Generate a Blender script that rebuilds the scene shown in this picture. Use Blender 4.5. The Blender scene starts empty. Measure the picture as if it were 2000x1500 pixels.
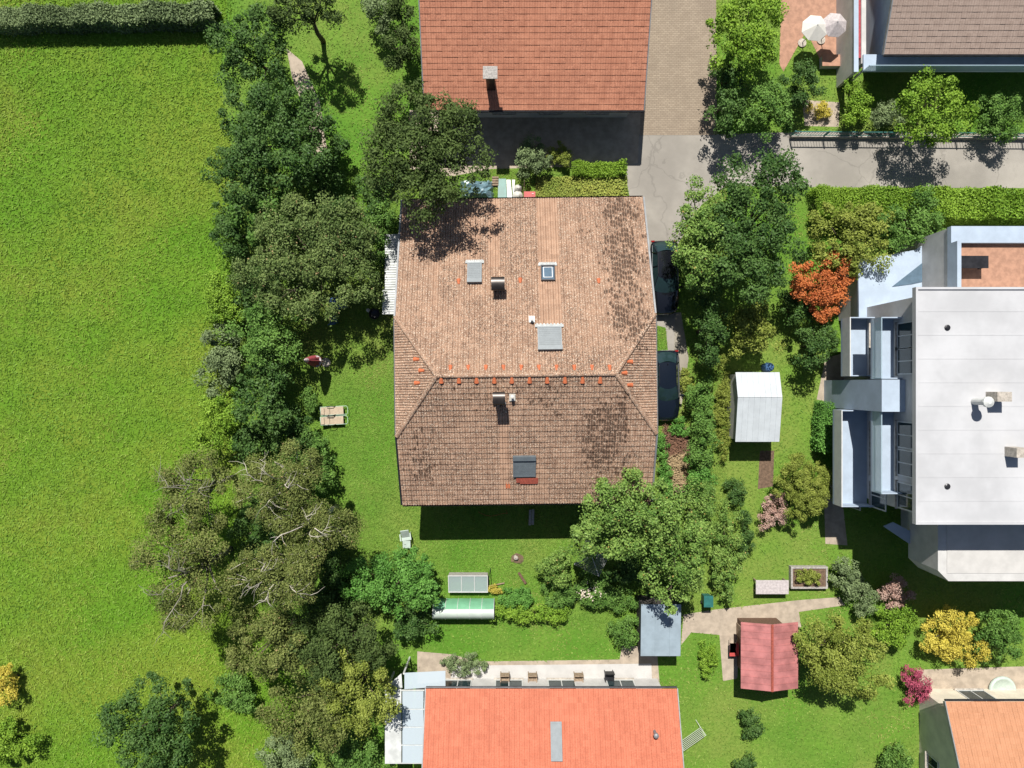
import bpy, bmesh, math, random
import numpy as np
from mathutils import Matrix, Vector, Euler

# ------------------------------------------------------------------ camera, light, exposure
scene = bpy.context.scene
C = scene.collection
R = math.radians
CAM_H = 46.0            # drone height above the lawn (m)
FPX = 1370.0            # focal length in photograph pixels (2000 wide)
cam = bpy.data.cameras.new('camera')
cam.lens = FPX / 2000 * 36.0
cam.sensor_width = 36.0
cam.clip_end = 5000
cam_o = bpy.data.objects.new('camera', cam)
C.objects.link(cam_o)
cam_o.location = (0, 0, CAM_H)
cam_o.rotation_euler = (0, 0, 0)
scene.camera = cam_o

SUN_DIR = Vector((0.53, -3.0, -4.4)).normalized()      # direction the light travels
SUN_EL = math.asin(-SUN_DIR.z)
sun = bpy.data.lights.new('sun', 'SUN')
sun.energy = 5.0
sun.angle = R(0.5)
sun.color = (1.0, 0.955, 0.88)
sun_o = bpy.data.objects.new('sun', sun)
C.objects.link(sun_o)
sun_o.location = (-10, 40, 80)
sun_o.rotation_euler = SUN_DIR.to_track_quat('-Z', 'Y').to_euler()

world = bpy.data.worlds.new('World')
scene.world = world
world.use_nodes = True
wn = world.node_tree
sky = wn.nodes.new('ShaderNodeTexSky')
sky.sky_type = 'NISHITA'
sky.sun_disc = False
sky.sun_elevation = SUN_EL
sky.sun_rotation = math.atan2(-SUN_DIR.x, -SUN_DIR.y)
bg = wn.nodes['Background']
bg.inputs[1].default_value = 0.05
wn.links.new(sky.outputs[0], bg.inputs[0])

scene.view_settings.view_transform = 'Standard'
scene.view_settings.look = 'None'
scene.view_settings.exposure = 0.52
scene.view_settings.gamma = 1.0
scene.view_settings.use_curve_mapping = False
scene.render.resolution_x = 1024
scene.render.resolution_y = 768

# ------------------------------------------------------------------ helpers
def P(px, py, z=0.0):
    """photograph pixel -> point at height z (camera looks straight down)"""
    s = (CAM_H - z) / FPX
    return Vector(((px - 1000) * s, (750 - py) * s, z))

def S(npx, z=0.0):
    return npx * (CAM_H - z) / FPX

SHEETS = []                                # outlines of paved ground: no grass grows there
WM = {}                                    # object -> its world matrix

class MB:
    """collects shapes (world coordinates unless the thing is built in its own frame)"""
    def __init__(self):
        self.v = []; self.f = []
    def add(self, vs, fs):
        o = len(self.v)
        self.v += [tuple(p) for p in vs]
        self.f += [tuple(i + o for i in q) for q in fs]
        return self
    def box(self, x0, x1, y0, y1, z0, z1):
        vs = [(x0,y0,z0),(x1,y0,z0),(x1,y1,z0),(x0,y1,z0),(x0,y0,z1),(x1,y0,z1),(x1,y1,z1),(x0,y1,z1)]
        return self.add(vs, [(0,3,2,1),(4,5,6,7),(0,1,5,4),(1,2,6,5),(2,3,7,6),(3,0,4,7)])
    def obox(self, M, sx, sy, sz):
        """box of size sx, sy, sz, centred on M's origin"""
        b = [(-1,-1,-1),(1,-1,-1),(1,1,-1),(-1,1,-1),(-1,-1,1),(1,-1,1),(1,1,1),(-1,1,1)]
        vs = [M @ Vector((a*sx/2, c*sy/2, d*sz/2)) for a, c, d in b]
        return self.add(vs, [(0,3,2,1),(4,5,6,7),(0,1,5,4),(1,2,6,5),(2,3,7,6),(3,0,4,7)])
    def bar(self, a, b, w, h=None):
        a = Vector(a); b = Vector(b); h = h or w
        d = b - a
        M = Matrix.Translation((a + b) / 2) @ d.to_track_quat('X', 'Z').to_matrix().to_4x4()
        return self.obox(M, d.length, w, h)
    def tube(self, pts, radii, n=6, cap=True):
        pts = [Vector(p) for p in pts]
        if not hasattr(radii, '__len__'): radii = [radii] * len(pts)
        vs = []; fs = []
        for i, p in enumerate(pts):
            d = (pts[min(i+1, len(pts)-1)] - pts[max(i-1, 0)])
            if d.length < 1e-6: d = Vector((0,0,1))
            d.normalize()
            a = d.cross(Vector((0,0,1)) if abs(d.z) < .9 else Vector((1,0,0))).normalized()
            b = d.cross(a)
            for k in range(n):
                t = 2*math.pi*k/n
                vs.append(p + (a*math.cos(t) + b*math.sin(t))*radii[i])
        for i in range(len(pts)-1):
            for k in range(n):
                k2 = (k+1) % n
                fs.append((i*n+k, i*n+k2, (i+1)*n+k2, (i+1)*n+k))
        if cap:
            fs.append(tuple(range(n-1, -1, -1)))
            fs.append(tuple((len(pts)-1)*n + k for k in range(n)))
        return self.add(vs, fs)
    def prism(self, poly, z0, z1):
        """poly: ccw xy list; z0/z1 numbers or functions of x, y"""
        g0 = z0 if callable(z0) else (lambda x, y: z0)
        g1 = z1 if callable(z1) else (lambda x, y: z1)
        n = len(poly)
        vs = [(x, y, g0(x, y)) for x, y in poly] + [(x, y, g1(x, y)) for x, y in poly]
        fs = [tuple(range(n-1, -1, -1)), tuple(range(n, 2*n))]
        fs += [(i, (i+1) % n, n+(i+1) % n, n+i) for i in range(n)]
        return self.add(vs, fs)
    def sheet(self, poly, z):
        n = len(poly)
        return self.add([(p[0], p[1], z) for p in poly], [tuple(range(n))])
    def lathe(self, c, prof, n=12):
        vs = []; fs = []
        for r, z in prof:
            for k in range(n):
                t = 2*math.pi*k/n
                vs.append((c[0]+r*math.cos(t), c[1]+r*math.sin(t), c[2]+z))
        for i in range(len(prof)-1):
            for k in range(n):
                k2 = (k+1) % n
                fs.append((i*n+k, i*n+k2, (i+1)*n+k2, (i+1)*n+k))
        fs.append(tuple(range(n-1, -1, -1)))
        fs.append(tuple((len(prof)-1)*n+k for k in range(n)))
        return self.add(vs, fs)
    def xform(self, M):
        self.v = [tuple(M @ Vector(p)) for p in self.v]
        return self
    def mesh(self, name, mat, smooth=False):
        me = bpy.data.meshes.new(name)
        me.from_pydata(self.v, [], self.f)
        me.materials.append(mat)
        if smooth:
            me.polygons.foreach_set('use_smooth', [True]*len(me.polygons))
        me.update()
        return me

def link(o, parent=None):
    C.objects.link(o)
    if parent is not None:
        o.parent = parent
    return o

def tag(o, label=None, cat=None, group=None, kind=None):
    if label: o['label'] = label
    if cat: o['category'] = cat
    if group: o['group'] = group
    if kind: o['kind'] = kind
    return o

def root(name, loc, rz, label, cat, group=None):
    """an Empty at a thing's base"""
    o = bpy.data.objects.new(name, None)
    o.empty_display_size = 0.3
    link(o)
    o.location = loc; o.rotation_euler = (0, 0, rz)
    WM[o] = Matrix.Translation(loc) @ Matrix.Rotation(rz, 4, 'Z')
    return tag(o, label, cat, group)

def part(name, mb, mat, parent, local=False, smooth=False, label=None, kind=None):
    """a mesh part under a thing (or under one of its parts); shapes given in world or own frame"""
    if not local:
        Mi = WM[parent].inverted()
        mb.xform(Mi)
    o = bpy.data.objects.new(name, mb.mesh(name, mat, smooth))
    link(o, parent)
    WM[o] = WM[parent].copy()
    if label: o['label'] = label
    if kind: o['kind'] = kind
    return o

def solo(name, mb, mat, label, cat, group=None, smooth=False, base=None):
    """a thing that is one mesh, its origin at its base"""
    b = Vector(base) if base is not None else Vector(mb.v[0])
    mb.xform(Matrix.Translation(-b))
    o = bpy.data.objects.new(name, mb.mesh(name, mat, smooth))
    link(o); o.location = b
    WM[o] = Matrix.Translation(b)
    return tag(o, label, cat, group)

def struct(name, mb, mat, kind='structure', label=None):
    if name not in ('ground', 'lawn'): SHEETS.append([(p[0], p[1]) for p in mb.v])
    o = bpy.data.objects.new(name, mb.mesh(name, mat))
    link(o)
    WM[o] = Matrix.Identity(4)
    tag(o, label, None, None, kind)
    return o

# ------------------------------------------------------------------ materials
class NT:
    """small helper around a material's node tree"""
    def __init__(self, name):
        self.m = bpy.data.materials.new(name)
        self.m.use_nodes = True
        self.t = self.m.node_tree
        self.b = self.t.nodes['Principled BSDF']
        self.out = self.t.nodes['Material Output']
        self._pos = None
    def n(self, typ, **kw):
        nd = self.t.nodes.new(typ)
        for k, v in kw.items(): setattr(nd, k, v)
        return nd
    def l(self, a, b): self.t.links.new(a, b)
    def val(self, sock, v):
        if hasattr(v, 'is_output'): self.l(v, sock)
        else: sock.default_value = v
    @property
    def pos(self):
        if self._pos is None:
            self._pos = self.n('ShaderNodeNewGeometry').outputs['Position']
        return self._pos
    def math(self, op, a, b=0.0, clamp=False):
        nd = self.n('ShaderNodeMath', operation=op, use_clamp=clamp)
        self.val(nd.inputs[0], a); self.val(nd.inputs[1], b)
        return nd.outputs[0]
    def noise(self, scale, detail=3, rough=.55, vec=None, w=None):
        nd = self.n('ShaderNodeTexNoise')
        nd.inputs['Scale'].default_value = scale
        nd.inputs['Detail'].default_value = detail
        nd.inputs['Roughness'].default_value = rough
        self.l(vec if vec is not None else self.pos, nd.inputs['Vector'])
        return nd.outputs['Fac']
    def ramp(self, fac, lo, hi):
        nd = self.n('ShaderNodeMapRange')
        nd.interpolation_type = 'SMOOTHSTEP'
        self.val(nd.inputs['Value'], fac)
        nd.inputs['From Min'].default_value = lo
        nd.inputs['From Max'].default_value = hi
        return nd.outputs[0]
    def mix(self, fac, a, b, mode='MIX'):
        nd = self.n('ShaderNodeMix', data_type='RGBA', blend_type=mode)
        self.val(nd.inputs[0], fac)
        for s, v in ((nd.inputs[6], a), (nd.inputs[7], b)):
            if isinstance(v, tuple): s.default_value = (*v[:3], 1)
            else: self.l(v, s)
        return nd.outputs[2]
    def bump(self, h, dist, strength=1.0):
        nd = self.n('ShaderNodeBump')
        nd.inputs['Distance'].default_value = dist
        nd.inputs['Strength'].default_value = strength
        self.l(h, nd.inputs['Height'])
        self.l(nd.outputs[0], self.b.inputs['Normal'])
    def col(self, c):
        if isinstance(c, tuple): self.b.inputs['Base Color'].default_value = (*c[:3], 1)
        else: self.l(c, self.b.inputs['Base Color'])
    def set(self, rough=.7, metal=0., spec=.4, **kw):
        self.b.inputs['Roughness'].default_value = rough
        self.b.inputs['Metallic'].default_value = metal
        self.b.inputs['Specular IOR Level'].default_value = spec
        for k, v in kw.items(): self.b.inputs[k].default_value = v
        return self.m

def mat_plain(name, c, rough=.7, metal=0., spec=.4, var=.25, scale=3., bump=0.):
    """a painted / plastic / metal / wood surface with uneven wear"""
    t = NT(name)
    f = t.noise(scale, 4, .6)
    f2 = t.noise(scale*7, 2, .6)
    d = tuple(x*(1-var) for x in c); h = tuple(min(1, x*(1+var*.6)) for x in c)
    k = t.mix(t.ramp(f, .3, .7), d, h)
    k = t.mix(t.math('MULTIPLY', t.ramp(f2, .55, .8), var*.7), k, d)
    t.col(k)
    if bump: t.bump(f2, bump)
    return t.set(rough, metal, spec)

M = {}
M['white_wall']   = mat_plain('white_render', (.46,.455,.445), .85, var=.12, scale=1.2)
M['cream_wall']   = mat_plain('cream_render', (.62,.57,.47), .85, var=.12, scale=1.2)
M['grey_metal']   = mat_plain('zinc_sheet', (.22,.23,.24), .55, .3, var=.2, scale=2)
M['dark_metal']   = mat_plain('dark_metal', (.035,.035,.04), .38, .5, var=.3)
M['brown_metal']  = mat_plain('brown_cowl_metal', (.046,.040,.037), .34, .5, var=.25)
M['shutter_light']= mat_plain('shutter_light_grey', (.185,.21,.225), .5, .0, var=.10, scale=4)
M['shutter_mid']  = mat_plain('shutter_grey', (.20,.23,.25), .45, .15, var=.10, scale=4)
M['shutter_dark'] = mat_plain('shutter_blue_grey', (.115,.137,.152), .45, .05, var=.12, scale=4)
M['lead']         = mat_plain('pale_lead_flashing', (.36,.38,.38), .6, .1, var=.25, scale=6)
M['glass']        = mat_plain('window_glass', (.016,.034,.037), .05, 0, .5, var=.1)
M['glass_blue']   = mat_plain('skylight_glass', (.09,.14,.19), .12, 0, .7, var=.15)
M['white_paint']  = mat_plain('white_paint', (.50,.51,.50), .5, var=.08)
M['white_sheet']  = mat_plain('white_corrugated_sheet', (.53,.55,.54), .45, .0, var=.22, scale=1.6)
M['plastic_white']= mat_plain('white_plastic', (.56,.545,.50), .5, var=.06)
M['wood']         = mat_plain('weathered_wood', (.27,.20,.14), .85, var=.35, scale=9)
M['wood_grey']    = mat_plain('grey_weathered_wood', (.33,.31,.29), .9, var=.3, scale=9)
M['wood_brown']   = mat_plain('brown_wood', (.12,.07,.045), .85, var=.35, scale=9)
M['bark']         = mat_plain('bark', (.105,.08,.058), .95, var=.4, scale=7, bump=.03)
M['bark_white']   = mat_plain('birch_bark', (.50,.46,.39), .85, var=.35, scale=5)
M['bark_grey']    = mat_plain('grey_bark', (.26,.24,.20), .9, var=.35, scale=5)
M['black_paint']  = None
M['orange_clay']  = mat_plain('new_orange_clay', (.46,.125,.05), .75, var=.2, scale=9)
M['red_flash']    = mat_plain('red_painted_flashing', (.27,.062,.04), .65, var=.25, scale=9)
M['red_plastic']  = mat_plain('red_plastic', (.42,.07,.065), .5, var=.15)
M['red_cloth']    = mat_plain('faded_red_canvas', (.33,.06,.075), .85, var=.3, scale=8)
M['grey_cloth']   = mat_plain('pale_canvas_cover', (.42,.38,.38), .85, var=.2, scale=8)
M['beige_cloth']  = mat_plain('beige_mesh_fabric', (.40,.325,.235), .8, var=.14, scale=10)
M['mint']         = mat_plain('pale_mint_plastic', (.42,.50,.45), .5, var=.1)
M['green_paint']  = mat_plain('pale_green_enamel', (.36,.52,.40), .4, var=.1)
M['blue_plastic'] = mat_plain('blue_plastic', (.05,.12,.25), .5, var=.2)
M['teal_sheet']   = mat_plain('teal_sheet', (.03,.15,.13), .45, var=.2)
M['teal_bin']     = mat_plain('teal_plastic', (.02,.12,.11), .5, var=.2)
M['terracotta']   = mat_plain('terracotta_paving', (.36,.20,.135), .85, var=.2, scale=3)
M['white_roof']   = mat_plain('white_roof_membrane', (.425,.43,.445), .8, var=.13, scale=.35)
M['beige_pave']   = mat_plain('beige_paving', (.36,.30,.235), .9, var=.2, scale=2)
M['white_pave']   = mat_plain('white_paving', (.45,.44,.425), .8, var=.1, scale=1)
M['shade_blue_render']  = mat_plain('shade_tinted_render', (.34,.41,.50), .8, var=.1, scale=1)  # blue of sky-lit shade put into the render's base colour
M['rubber']       = mat_plain('tyre_rubber', (.018,.018,.018), .9, var=.2)
M['steel']        = mat_plain('bright_steel', (.55,.56,.57), .3, .8, var=.1)
M['red_lens']     = mat_plain('red_lens', (.25,.01,.01), .15, 0, .6, var=.1)
M['stone']        = mat_plain('pale_stone', (.42,.38,.33), .9, var=.3, scale=6, bump=.02)
M['soil']         = mat_plain('garden_soil', (.16,.105,.07), .95, var=.35, scale=6, bump=.04)
M['straw']        = mat_plain('dry_stalks', (.44,.33,.19), .9, var=.4, scale=8)
M['straw_red']    = mat_plain('dry_brown_twigs', (.24,.13,.085), .9, var=.4, scale=8)

def mat_glass_sheet(name, c, mixw=.55, rough=.15):
    t = NT(name)
    t.col(c); t.set(rough, 0, .5)
    tr = t.n('ShaderNodeBsdfTransparent')
    mx = t.n('ShaderNodeMixShader')
    mx.inputs[0].default_value = mixw
    t.l(tr.outputs[0], mx.inputs[1]); t.l(t.b.outputs[0], mx.inputs[2])
    t.l(mx.outputs[0], t.out.inputs[0])
    return t.m
M['clear_sheet'] = mat_glass_sheet('cold_frame_glass', (.42,.52,.50), .50)
M['canopy_glass'] = mat_glass_sheet('canopy_glass', (.50,.58,.64), .72)
M['balcony_glass'] = mat_glass_sheet('balcony_glass', (.40,.52,.60), .55)

def mat_car(name, c):
    t = NT(name)
    t.col(c)
    t.set(.2, .0, .3)
    t.b.inputs['Coat Weight'].default_value = 1.0
    t.b.inputs['Coat Roughness'].default_value = .03
    f = t.noise(220, 2)
    t.l(t.math('ADD', .10, t.math('MULTIPLY', f, .08)), t.b.inputs['Roughness'])
    return t.m
M['car_black'] = mat_car('black_car_paint', (.006,.007,.010))
M['car_navy'] = mat_car('blue_black_car_paint', (.005,.008,.014))

def mat_leaf(name, a, b, gloss=.5, dead=None):
    """leaf colour runs from a to b by the leaf's own tint; light passes through the blade"""
    t = NT(name)
    at = t.n('ShaderNodeAttribute', attribute_name='tint')
    k = t.mix(at.outputs['Fac'], a, b)
    if dead:
        k = t.mix(t.ramp(at.outputs['Fac'], .955, .975), k, dead)
    t.col(k)
    t.set(gloss + .08, 0, .18)
    tl = t.n('ShaderNodeBsdfTranslucent')
    t.l(k, tl.inputs[0])
    mx = t.n('ShaderNodeMixShader'); mx.inputs[0].default_value = .22
    t.l(t.b.outputs[0], mx.inputs[1]); t.l(tl.outputs[0], mx.inputs[2])
    t.l(mx.outputs[0], t.out.inputs[0])
    return t.m

# leaf palettes (linear base colours)
LEAF = {
 'apple':   mat_leaf('leaf_dusty_green', (0.070,0.119,0.030), (0.205,0.275,0.084), .5, (.34,.26,.12)),
 'fresh':   mat_leaf('leaf_fresh_green', (0.062,0.145,0.025), (0.176,0.317,0.066), .5),
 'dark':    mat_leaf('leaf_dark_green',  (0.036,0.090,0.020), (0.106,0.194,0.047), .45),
 'vivid':   mat_leaf('leaf_vivid_green', (0.062,0.175,0.026), (0.165,0.355,0.070), .5),
 'birch':   mat_leaf('leaf_olive',       (0.088,0.120,0.026), (0.235,0.270,0.078), .55, (.30,.22,.10)),
 'walnut':  mat_leaf('leaf_walnut',      (0.078,0.169,0.029), (0.266,0.396,0.092), .45, (.36,.28,.08)),
 'yellowg': mat_leaf('leaf_yellow_green',(0.135,0.180,0.026), (0.320,0.370,0.075), .5),
 'conifer': mat_leaf('needle_green',     (0.047,0.081,0.020), (0.113,0.167,0.045), .6),
 'red':     mat_leaf('leaf_orange_red',  (0.360,0.095,0.032), (0.620,0.210,0.065), .5),
 'yellow':  mat_leaf('leaf_yellow',      (0.420,0.350,0.050), (0.660,0.570,0.100), .5),
 'pink':    mat_leaf('leaf_pink',        (0.340,0.200,0.160), (0.580,0.420,0.350), .5),
 'hedge':   mat_leaf('leaf_hedge',       (0.115,0.230,0.020), (0.275,0.430,0.050), .5),
 'grey':    mat_leaf('leaf_grey_green',  (0.108,0.156,0.066), (0.258,0.338,0.154), .6),
 'flower':  mat_leaf('petal_cream',      (.60,.50,.38),    (.80,.72,.62), .6),
 'magenta': mat_leaf('petal_magenta',    (.30,.05,.10),    (.50,.12,.18), .6),
 'yflower': mat_leaf('petal_yellow',     (0.400,0.340,0.050), (0.550,0.480,0.100), .6),
}

# ---- ground materials
def mat_grass(name, base, dark, light, dry, big=.05, drylo=.58):
    t = NT(name)
    n1 = t.noise(big, 5, .6); n2 = t.noise(.45, 4, .6); n3 = t.noise(5.5, 4, .7); n4 = t.noise(1.6, 3, .6)
    k = t.mix(t.ramp(n1, .38, .62), base, dry)
    k = t.mix(t.math('MULTIPLY', t.ramp(n2, .42, .68), .6), k, light)
    k = t.mix(t.math('MULTIPLY', t.ramp(n4, drylo, .78), .55), k, dry)
    k = t.mix(t.math('MULTIPLY', t.ramp(n3, .40, .72), .55), k, dark)
    t.col(k)
    t.bump(n3, .05)
    return t.set(.9, 0, .2)
M['meadow'] = mat_grass('meadow_grass', (.086,.195,.011), (.070,.160,.009), (.112,.220,.016), (.150,.205,.022), .12)
M['lawn'] = mat_grass('lawn_grass', (.082,.195,.018), (.044,.120,.009), (.120,.240,.026), (.165,.225,.042), .09)

def mat_blades(name, a, b, dry=(.24,.26,.06)):
    t = NT(name)
    at = t.n('ShaderNodeAttribute', attribute_name='tint')
    n = t.noise(.5, 3)
    k = t.mix(t.math('ADD', t.math('MULTIPLY', at.outputs['Fac'], .5), t.math('MULTIPLY', t.ramp(n, .25, .75), .5)), a, b)
    k = t.mix(t.math('MULTIPLY', t.ramp(t.noise(.13, 6, .68), .46, .66), .75), k, dry)
    k = t.mix(t.math('MULTIPLY', t.ramp(t.noise(.33, 5, .7), .56, .70), .45), k, tuple(x*.62 for x in a))
    t.col(k)
    return t.set(.7, 0, .25)
M['lawn_blades'] = mat_blades('lawn_blades', (.066,.160,.014), (.190,.290,.046), (.25,.265,.07))
M['meadow_blades'] = mat_blades('meadow_blades', (.080,.182,.010), (.168,.285,.028), (.215,.255,.036))
M['bed_blades'] = mat_blades('ivy_bed_leaves', (.13,.21,.03), (.36,.36,.075))

def mat_asphalt(name, c, var, speck=.25):
    t = NT(name)
    n1 = t.noise(.25, 4, .6); n2 = t.noise(2.2, 4, .6); n3 = t.noise(40, 2, .6)
    d = tuple(x*(1-var) for x in c); h = tuple(x*(1+var*.7) for x in c)
    k = t.mix(t.ramp(n1, .3, .7), d, h)
    k = t.mix(t.math('MULTIPLY', t.ramp(n2, .5, .75), .45), k, d)
    k = t.mix(t.math('MULTIPLY', t.ramp(n3, .45, .75), speck), k, h)
    ve = t.n('ShaderNodeTexVoronoi', feature='DISTANCE_TO_EDGE'); ve.inputs['Scale'].default_value = .22
    wv_ = t.n('ShaderNodeVectorMath', operation='ADD'); nz = t.n('ShaderNodeTexNoise'); nz.inputs['Scale'].default_value = .9; nz.inputs['Detail'].default_value = 5
    t.l(t.pos, nz.inputs['Vector']); t.l(t.pos, wv_.inputs[0]); t.l(nz.outputs['Color'], wv_.inputs[1]); t.l(wv_.outputs[0], ve.inputs['Vector'])
    k = t.mix(t.math('MULTIPLY', t.ramp(ve.outputs['Distance'], .010, .002), .28), k, tuple(x*.35 for x in c))
    t.col(k); t.bump(n3, .006)
    return t.set(.9, 0, .3)
M['road'] = mat_asphalt('pale_asphalt', (.285,.265,.235), .22)
M['gravel'] = mat_asphalt('gravel', (.27,.245,.20), .3, .5)

def mat_pavers(name, c1, c2, mortar, w, h):
    t = NT(name)
    bt = t.n('ShaderNodeTexBrick')
    bt.inputs['Scale'].default_value = 1.0
    bt.inputs['Brick Width'].default_value = w
    bt.inputs['Row Height'].default_value = h
    bt.inputs['Mortar Size'].default_value = .008
    bt.inputs['Color1'].default_value = (*c1, 1); bt.inputs['Color2'].default_value = (*c2, 1)
    bt.inputs['Mortar'].default_value = (*mortar, 1)
    t.l(t.pos, bt.inputs['Vector'])
    n1 = t.noise(.5, 4)
    k = t.mix(t.math('MULTIPLY', t.ramp(n1, .4, .7), .4), bt.outputs['Color'], mortar)
    t.col(k); t.bump(bt.outputs['Fac'], -.006)
    return t.set(.9, 0, .3)
M['pavers'] = mat_pavers('tan_pavers', (.30,.245,.185), (.25,.20,.15), (.18,.145,.11), .24, .12)

# ------------------------------------------------------------------ main house frame
HX, HY, HROT = 0.78, 0.50, R(0.7)          # ridge centre on the ground, and the house's slight turn
ZR, KS = 7.6, 0.424                         # ridge height, slope of both long roof sides
UW = 7.37                                   # half width over the verges
VN, VS, VH = 10.83, -7.55, 3.40             # north eave, south eave, hip eave distance from ridge
UA = 4.90                                   # ridge half length
HM = Matrix.Translation((HX, HY, 0)) @ Matrix.Rotation(HROT, 4, 'Z')
HMI = HM.inverted()

def roof_hit(px, py):
    """pixel -> (u, v, z) on the house roof: the ray meets one of the two long slopes"""
    z = 6.0
    for _ in range(12):
        q = HMI @ P(px, py, z)
        z = ZR - KS*abs(q.y)
    return q.x, q.y, z

def mat_tiles(name, base, alt, dark, lichen, frame=None, stains=(), clean=(), grime=.5, tw=.3, th=.31, spk=1.0):
    """old roof tiles: every tile its own shade, speckled lichen, dark algae in stains, washed streaks"""
    t = NT(name)
    vec = t.pos
    if frame is not None:
        mp = t.n('ShaderNodeMapping'); mp.vector_type = 'TEXTURE'
        mp.inputs['Location'].default_value = frame[0]
        mp.inputs['Rotation'].default_value = (0, 0, frame[1])
        t.l(t.pos, mp.inputs['Vector']); vec = mp.outputs[0]
    sp = t.n('ShaderNodeSeparateXYZ'); t.l(vec, sp.inputs[0])
    u, v = sp.outputs[0], sp.outputs[1]
    cu = t.math('FLOOR', t.math('DIVIDE', u, tw)); cv = t.math('FLOOR', t.math('DIVIDE', v, th))
    cb = t.n('ShaderNodeCombineXYZ'); t.l(cu, cb.inputs[0]); t.l(cv, cb.inputs[1])
    wnz = t.n('ShaderNodeTexWhiteNoise', noise_dimensions='2D'); t.l(cb.outputs[0], wnz.inputs['Vector'])
    k = t.mix(t.math('MULTIPLY', wnz.outputs['Value'], .75), base, alt)
    # stretched coordinates: streaks run down the slope
    cs = t.n('ShaderNodeCombineXYZ')
    t.l(t.math('ADD', t.math('MULTIPLY', t.math('FLOOR', t.math('DIVIDE', t.math('ADD', u, t.math('MULTIPLY', t.noise(9, 2, .5, vec), .07)), tw/2)), 3.7), t.math('MULTIPLY', u, 1.2)), cs.inputs[0]); t.l(t.math('MULTIPLY', v, 2.9), cs.inputs[1])
    ns = t.noise(1.0, 3, .6, cs.outputs[0])
    big = t.noise(.35, 4, .6, vec)
    mid = t.noise(2.4, 3, .6, vec)
    fine = t.noise(13, 3, .7, vec)
    spck = t.noise(19, 2, .6, vec)
    cl = None
    for (u0, u1, v0, v1, a) in clean:
        m = t.math('MULTIPLY', t.ramp(u, u0, u0+.12), t.ramp(u, u1, u1-.12))
        m = t.math('MULTIPLY', m, t.math('MULTIPLY', t.ramp(v, v0, v0+.1), t.ramp(v, v1, v1-.1)))
        m = t.math('MULTIPLY', m, a)
        cl = m if cl is None else t.math('MAXIMUM', cl, m)
    # uneven stain outlines: the masks are read at shifted places
    wu = t.math('ADD', u, t.math('MULTIPLY', t.math('SUBTRACT', t.noise(.9, 4, .65, vec), .5), 2.2))
    wv = t.math('ADD', v, t.math('MULTIPLY', t.math('SUBTRACT', t.noise(.55, 3, .6, vec), .5), 3.6))
    inv = t.math('SUBTRACT', 1.0, cl) if cl is not None else 1.0
    g = t.math('MULTIPLY', t.ramp(fine, .44, .60), t.math('MULTIPLY', t.math('ADD', .35, t.math('MULTIPLY', t.ramp(big, .3, .65), .65)), grime))
    k = t.mix(t.math('MULTIPLY', g, inv), k, dark)
    k = t.mix(t.math('MULTIPLY', t.math('MULTIPLY', t.ramp(spck, .575, .65), .8*spk), inv), k, lichen)
    st = None
    for (u0, u1, v0, v1, a) in stains:
        m = t.math('MULTIPLY', t.ramp(wu, u0, u0+1.3), t.ramp(wu, u1, u1-1.2))
        m = t.math('MULTIPLY', m, t.math('MULTIPLY', t.ramp(wv, v0, v0+2.4), t.ramp(wv, v1, v1-1.6)))
        m = t.math('MULTIPLY', m, a)
        st = m if st is None else t.math('MAXIMUM', st, m)
    if st is not None:
        # algae sits tile by tile: a dark blot on each roll, its size set by chance and by the stain's strength
        ju = t.math('ADD', u, t.math('MULTIPLY', t.math('SUBTRACT', t.noise(7, 2, .6, vec), .5), .07))
        jv = t.math('ADD', v, t.math('MULTIPLY', t.math('SUBTRACT', t.noise(4.5, 2, .6, vec), .5), .34))
        qu = t.math('DIVIDE', ju, tw/2)
        wc = t.n('ShaderNodeTexWhiteNoise', noise_dimensions='1D'); t.l(t.math('FLOOR', qu), wc.inputs['W'])
        qv = t.math('DIVIDE', t.math('ADD', jv, t.math('MULTIPLY', wc.outputs['Value'], th)), th*1.1)
        cb2 = t.n('ShaderNodeCombineXYZ'); t.l(t.math('FLOOR', qu), cb2.inputs[0]); t.l(t.math('FLOOR', qv), cb2.inputs[1])
        wn2 = t.n('ShaderNodeTexWhiteNoise', noise_dimensions='2D'); t.l(cb2.outputs[0], wn2.inputs['Vector'])
        fu = t.math('MULTIPLY', t.math('SUBTRACT', t.math('FRACT', qu), .5), 1.28); fv = t.math('MULTIPLY', t.math('SUBTRACT', t.math('FRACT', qv), .5), 1.0)
        rr = t.math('SQRT', t.math('ADD', t.math('MULTIPLY', fu, fu), t.math('MULTIPLY', fv, fv)))
        lvl = t.math('ADD', t.math('MULTIPLY', wn2.outputs['Value'], .62), t.math('ADD', t.math('MULTIPLY', t.math('SUBTRACT', mid, .5), 1.5), t.math('MULTIPLY', t.math('SUBTRACT', t.noise(.8, 4, .65, vec), .47), 1.6)))
        size = t.math('MULTIPLY', t.math('SUBTRACT', t.math('ADD', lvl, t.math('MULTIPLY', st, .70)), .56), 1.0)
        size = t.math('ADD', t.math('MINIMUM', size, .50), t.math('MULTIPLY', t.math('SUBTRACT', fine, .5), .35))
        d = t.ramp(t.math('SUBTRACT', size, rr), -.12, .12)
        d = t.math('MULTIPLY', d, t.ramp(st, .03, .2))
        k = t.mix(t.math('MULTIPLY', d, .88), k, (.055, .034, .024))
    if cl is not None:
        k = t.mix(t.math('MULTIPLY', cl, .35), k, tuple(min(1, x*1.15) for x in alt))
    t.col(k); t.bump(fine, .006)
    return t.set(.88, 0, .2)

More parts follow.
